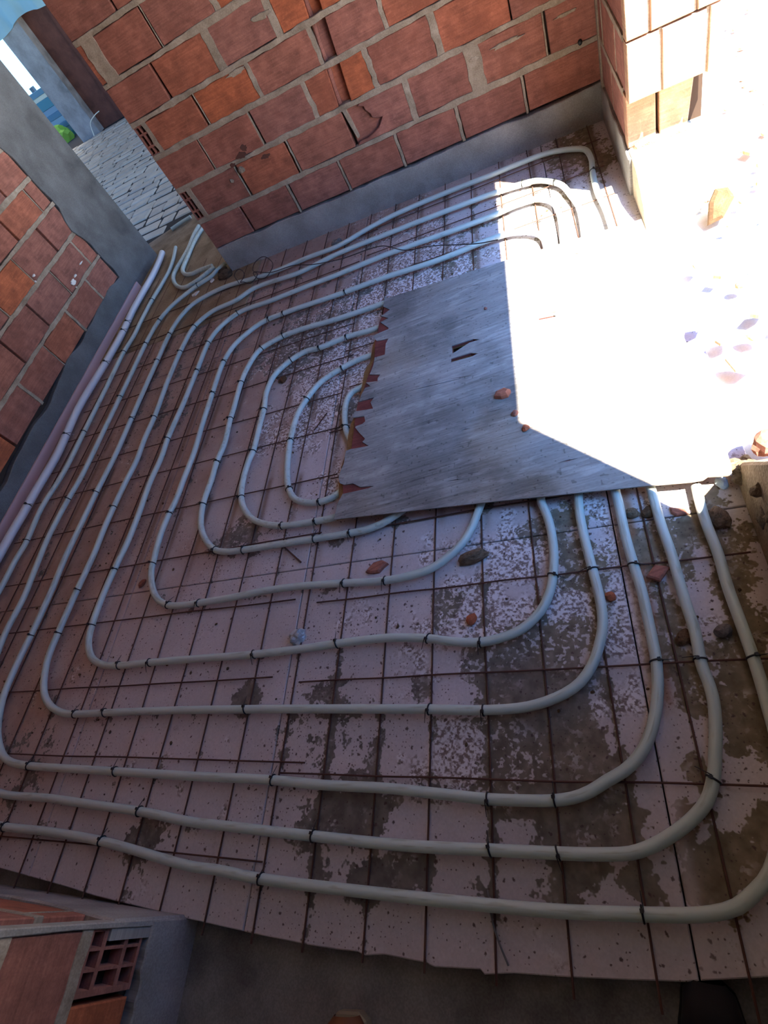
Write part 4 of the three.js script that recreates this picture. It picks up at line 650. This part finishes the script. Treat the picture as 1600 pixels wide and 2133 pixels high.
{ // crumpled foil
  const g = new THREE.IcosahedronGeometry(1, 3), p = g.attributes.position; for (let i = 0; i < p.count; i++) { const x = p.getX(i), y = p.getY(i), z = p.getZ(i), q = 0.75 + 0.5 * Math.abs(noise(x * 3 + z * 2 + 40, y * 3 - z * 2 + 40) - 0.5) * 2; p.setXYZ(i, x * q * 0.028, Math.max(-0.3, y * q) * 0.02, z * q * 0.022); }
  const f = g; f.computeVertexNormals();
  place(f, new THREE.MeshPhysicalMaterial({ color: srgb(176, 182, 186), roughness: 0.35, metalness: 0.2 }), 'plastic_scrap', -0.826, 0.006, -0.503, 0.3, 'crumpled grey plastic scrap caught on a mesh wire', 'plastic scrap');
}
{ // loose rods and tie wire
  const rod = (a, b, r, y0, y1) => tube([new THREE.Vector3(a[0], y0, a[1]), new THREE.Vector3((a[0] + b[0]) / 2, (y0 + y1) / 2, (a[1] + b[1]) / 2), new THREE.Vector3(b[0], y1, b[1])], r, 6, 6);
  tag(top(new THREE.Mesh(rod([-0.94, -0.812], [-0.862, -0.744], 0.0032, 0.016, 0.004), steel), 'steel_offcut'), 'short dark steel offcut lying at a slant below a pipe run', 'steel offcut', 'loose steel offcuts');
  tag(top(new THREE.Mesh(rod([-0.911, -1.299], [-0.862, -1.364], 0.0026, 0.004, 0.012), steel), 'steel_offcut'), 'thin steel offcut inside the second innermost pipe loop', 'steel offcut', 'loose steel offcuts');
  tag(top(new THREE.Mesh(tube([[-0.306, 0.03], [-0.297, 0.08], [-0.285, 0.11], [-0.272, 0.135]].map((p) => new THREE.Vector3(p[0], 0.008, p[1])), 0.0018, 16, 6), std({ color: srgb(120, 120, 122), metalness: 0.4, roughness: 0.5 })), 'steel_offcut'), 'bent grey wire end at the broken front edge of the foam', 'steel offcut', 'loose steel offcuts');
  const W = [[-1.557, -2.504], [-1.608, -2.597], [-1.603, -2.648], [-1.565, -2.618], [-1.526, -2.53], [-1.549, -2.508], [-1.52, -2.484], [-1.465, -2.451], [-1.432, -2.5], [-1.48, -2.57], [-1.486, -2.659], [-1.438, -2.667], [-1.367, -2.59], [-1.342, -2.494], [-1.367, -2.444], [-1.423, -2.466], [-1.466, -2.541], [-1.353, -2.487], [-1.199, -2.446], [-1.078, -2.394], [-0.911, -2.338], [-0.71, -2.316], [-0.586, -2.215], [-0.463, -2.159], [-0.268, -2.068], [-0.188, -2.032]];
  tag(top(new THREE.Mesh(tube(W.map((p, i) => new THREE.Vector3(p[0], 0.041 + 0.010 * Math.abs(Math.sin(i * 1.3)), p[1])), 0.002, 220, 6), std({ color: srgb(70, 58, 56), roughness: 0.7, metalness: 0.3 })), 'tie_wire'), 'dark loose wire with two coils and a long tail across the far pipes', 'wire');
}
// ---------------------------------------------------------------- rubble in the sunlight outside
{
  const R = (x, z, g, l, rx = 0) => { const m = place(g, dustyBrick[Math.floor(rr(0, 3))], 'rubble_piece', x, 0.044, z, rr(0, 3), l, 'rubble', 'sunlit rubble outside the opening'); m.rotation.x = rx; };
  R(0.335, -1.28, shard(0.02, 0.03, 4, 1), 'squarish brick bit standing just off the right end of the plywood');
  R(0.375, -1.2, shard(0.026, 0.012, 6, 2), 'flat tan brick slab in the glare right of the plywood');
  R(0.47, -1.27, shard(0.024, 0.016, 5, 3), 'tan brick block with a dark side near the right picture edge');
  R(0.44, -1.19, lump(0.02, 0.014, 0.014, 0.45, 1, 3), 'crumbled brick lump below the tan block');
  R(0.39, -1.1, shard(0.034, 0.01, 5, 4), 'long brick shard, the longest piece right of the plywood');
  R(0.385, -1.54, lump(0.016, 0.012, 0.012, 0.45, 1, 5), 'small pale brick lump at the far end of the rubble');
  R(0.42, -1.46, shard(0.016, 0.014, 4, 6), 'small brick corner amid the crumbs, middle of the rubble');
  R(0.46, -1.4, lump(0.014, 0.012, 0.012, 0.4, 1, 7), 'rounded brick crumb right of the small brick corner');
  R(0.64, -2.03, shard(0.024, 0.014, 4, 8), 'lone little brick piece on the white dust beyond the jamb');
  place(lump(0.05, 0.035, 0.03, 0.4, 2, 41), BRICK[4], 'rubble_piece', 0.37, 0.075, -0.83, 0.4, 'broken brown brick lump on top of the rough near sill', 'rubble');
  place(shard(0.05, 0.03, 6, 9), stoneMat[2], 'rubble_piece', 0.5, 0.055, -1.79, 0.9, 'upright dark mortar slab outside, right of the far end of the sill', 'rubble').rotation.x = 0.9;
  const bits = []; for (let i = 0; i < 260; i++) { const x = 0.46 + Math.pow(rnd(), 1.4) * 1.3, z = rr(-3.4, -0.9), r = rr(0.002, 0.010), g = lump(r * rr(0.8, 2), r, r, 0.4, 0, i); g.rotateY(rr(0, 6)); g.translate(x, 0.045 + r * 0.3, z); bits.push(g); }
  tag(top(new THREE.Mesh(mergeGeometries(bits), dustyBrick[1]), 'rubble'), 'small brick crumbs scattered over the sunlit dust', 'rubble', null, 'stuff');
  const crumbs = []; for (let i = 0; i < 520; i++) { const x = rr(-2.2, 0.25), z = -Math.pow(rnd(), 0.8) * 2.6, r = rr(0.0012, 0.0045), kx = (x - WIRE_X0) / WIRE_DX; if (Math.abs(kx - Math.round(kx)) * WIRE_DX < 0.014 || Math.abs(x + 0.93) < 0.04 || WIRE_Z.some((w) => Math.abs(w - z) < 0.026)) continue; const g = lump(r * rr(0.8, 1.7), r, r, 0.4, 0, i); g.rotateY(rr(0, 6)); g.translate(x, r * 0.4, z); crumbs.push(g); }
  tag(top(new THREE.Mesh(mergeGeometries(crumbs), stoneMat[2]), 'mortar_crumbs'), 'fine mortar crumbs strewn over the foam boards', 'crumbs', null, 'stuff');
}
// ---------------------------------------------------------------- boots standing on the threshold
function boot(upper, sole) {
  const o = new THREE.Group();
  const foot = (t) => { const L = 0.285, z = t * L; const w = t < 0.06 ? 0.02 + 0.018 * Math.sqrt(t / 0.06) : mix(0.038, 0.05, smooth(0.06, 0.3, t)) - 0.016 * smooth(0.35, 0.6, t) + 0.004 * smooth(0.7, 1, t); return [z, w * (t > 0.93 ? Math.sqrt(Math.max(0.02, (1 - t) / 0.07)) : 1)]; };
  const out = []; for (let i = 0; i <= 24; i++) { const [z, w] = foot(i / 24); out.push([w, -z]); } for (let i = 24; i >= 0; i--) { const [z, w] = foot(i / 24); out.push([-w, -z]); }
  const sg = prism(out.map((p) => [p[0] * 1.06, p[1] * 1.02 + 0.003]), 0, 0.026, 0.004); sg.rotateX(-Math.PI / 2); part(o, 'sole', sg, sole);
  // upper: rings along the foot, then up the shaft
  const rings = []; const M = 20;
  for (let i = 0; i <= 14; i++) { const t = i / 14 * 0.62 + 0.004, [z, w] = foot(t), h = mix(0.028, 0.062, smooth(0, 0.12, t)) + 0.05 * smooth(0.25, 0.62, t); const r = []; for (let j = 0; j <= M; j++) { const a = Math.PI * j / M; r.push([Math.cos(a) * w, 0.024 + Math.pow(Math.sin(a), 0.75) * h, z]); } rings.push(r); }
  const v = [], idx = []; rings.forEach((r) => r.forEach((p) => v.push(...p)));
  for (let i = 0; i < rings.length - 1; i++) for (let j = 0; j < M; j++) { const a = i * (M + 1) + j, b = a + M + 1; idx.push(a, a + 1, b, b, a + 1, b + 1); }
  const g = new THREE.BufferGeometry(); g.setAttribute('position', new THREE.Float32BufferAttribute(v, 3)); g.setIndex(idx); g.computeVertexNormals(); part(o, 'toe_cap', g, upper);
  const prof = [[0.047, 0.022], [0.05, 0.05], [0.05, 0.09], [0.046, 0.14], [0.05, 0.2], [0.053, 0.21], [0.049, 0.212], [0.044, 0.2], [0.04, 0.1]].map((p) => new THREE.Vector2(p[0], p[1])); const sh = new THREE.LatheGeometry(prof, 24); sh.scale(0.86, 1, 1.5); sh.translate(0, 0, 0.212); part(o, 'shaft', sh, upper);
  return o;
}
const b1 = top(boot(std({ color: srgb(120, 72, 44), roughness: 0.6, side: THREE.DoubleSide }), std({ color: srgb(150, 136, 110), roughness: 0.8 })), 'work_boot'); b1.position.set(-0.586, -0.044, 0.244); b1.rotation.y = 0.1;
tag(b1, 'brown leather boot toe with a pale sole rim at the bottom edge', 'boot');
const b2 = top(boot(std({ color: srgb(14, 14, 15), roughness: 0.9, side: THREE.DoubleSide }), std({ color: srgb(10, 10, 10), roughness: 0.9 })), 'work_boot'); b2.position.set(0.035, -0.044, 0.118); b2.rotation.y = -0.05;
tag(b2, 'black boot toe on the dark concrete at the bottom right', 'boot');

scene.traverse((o) => { if (o.isMesh && !o.isSky) { o.castShadow = true; o.receiveShadow = true; } });
renderer.render(scene, camera);
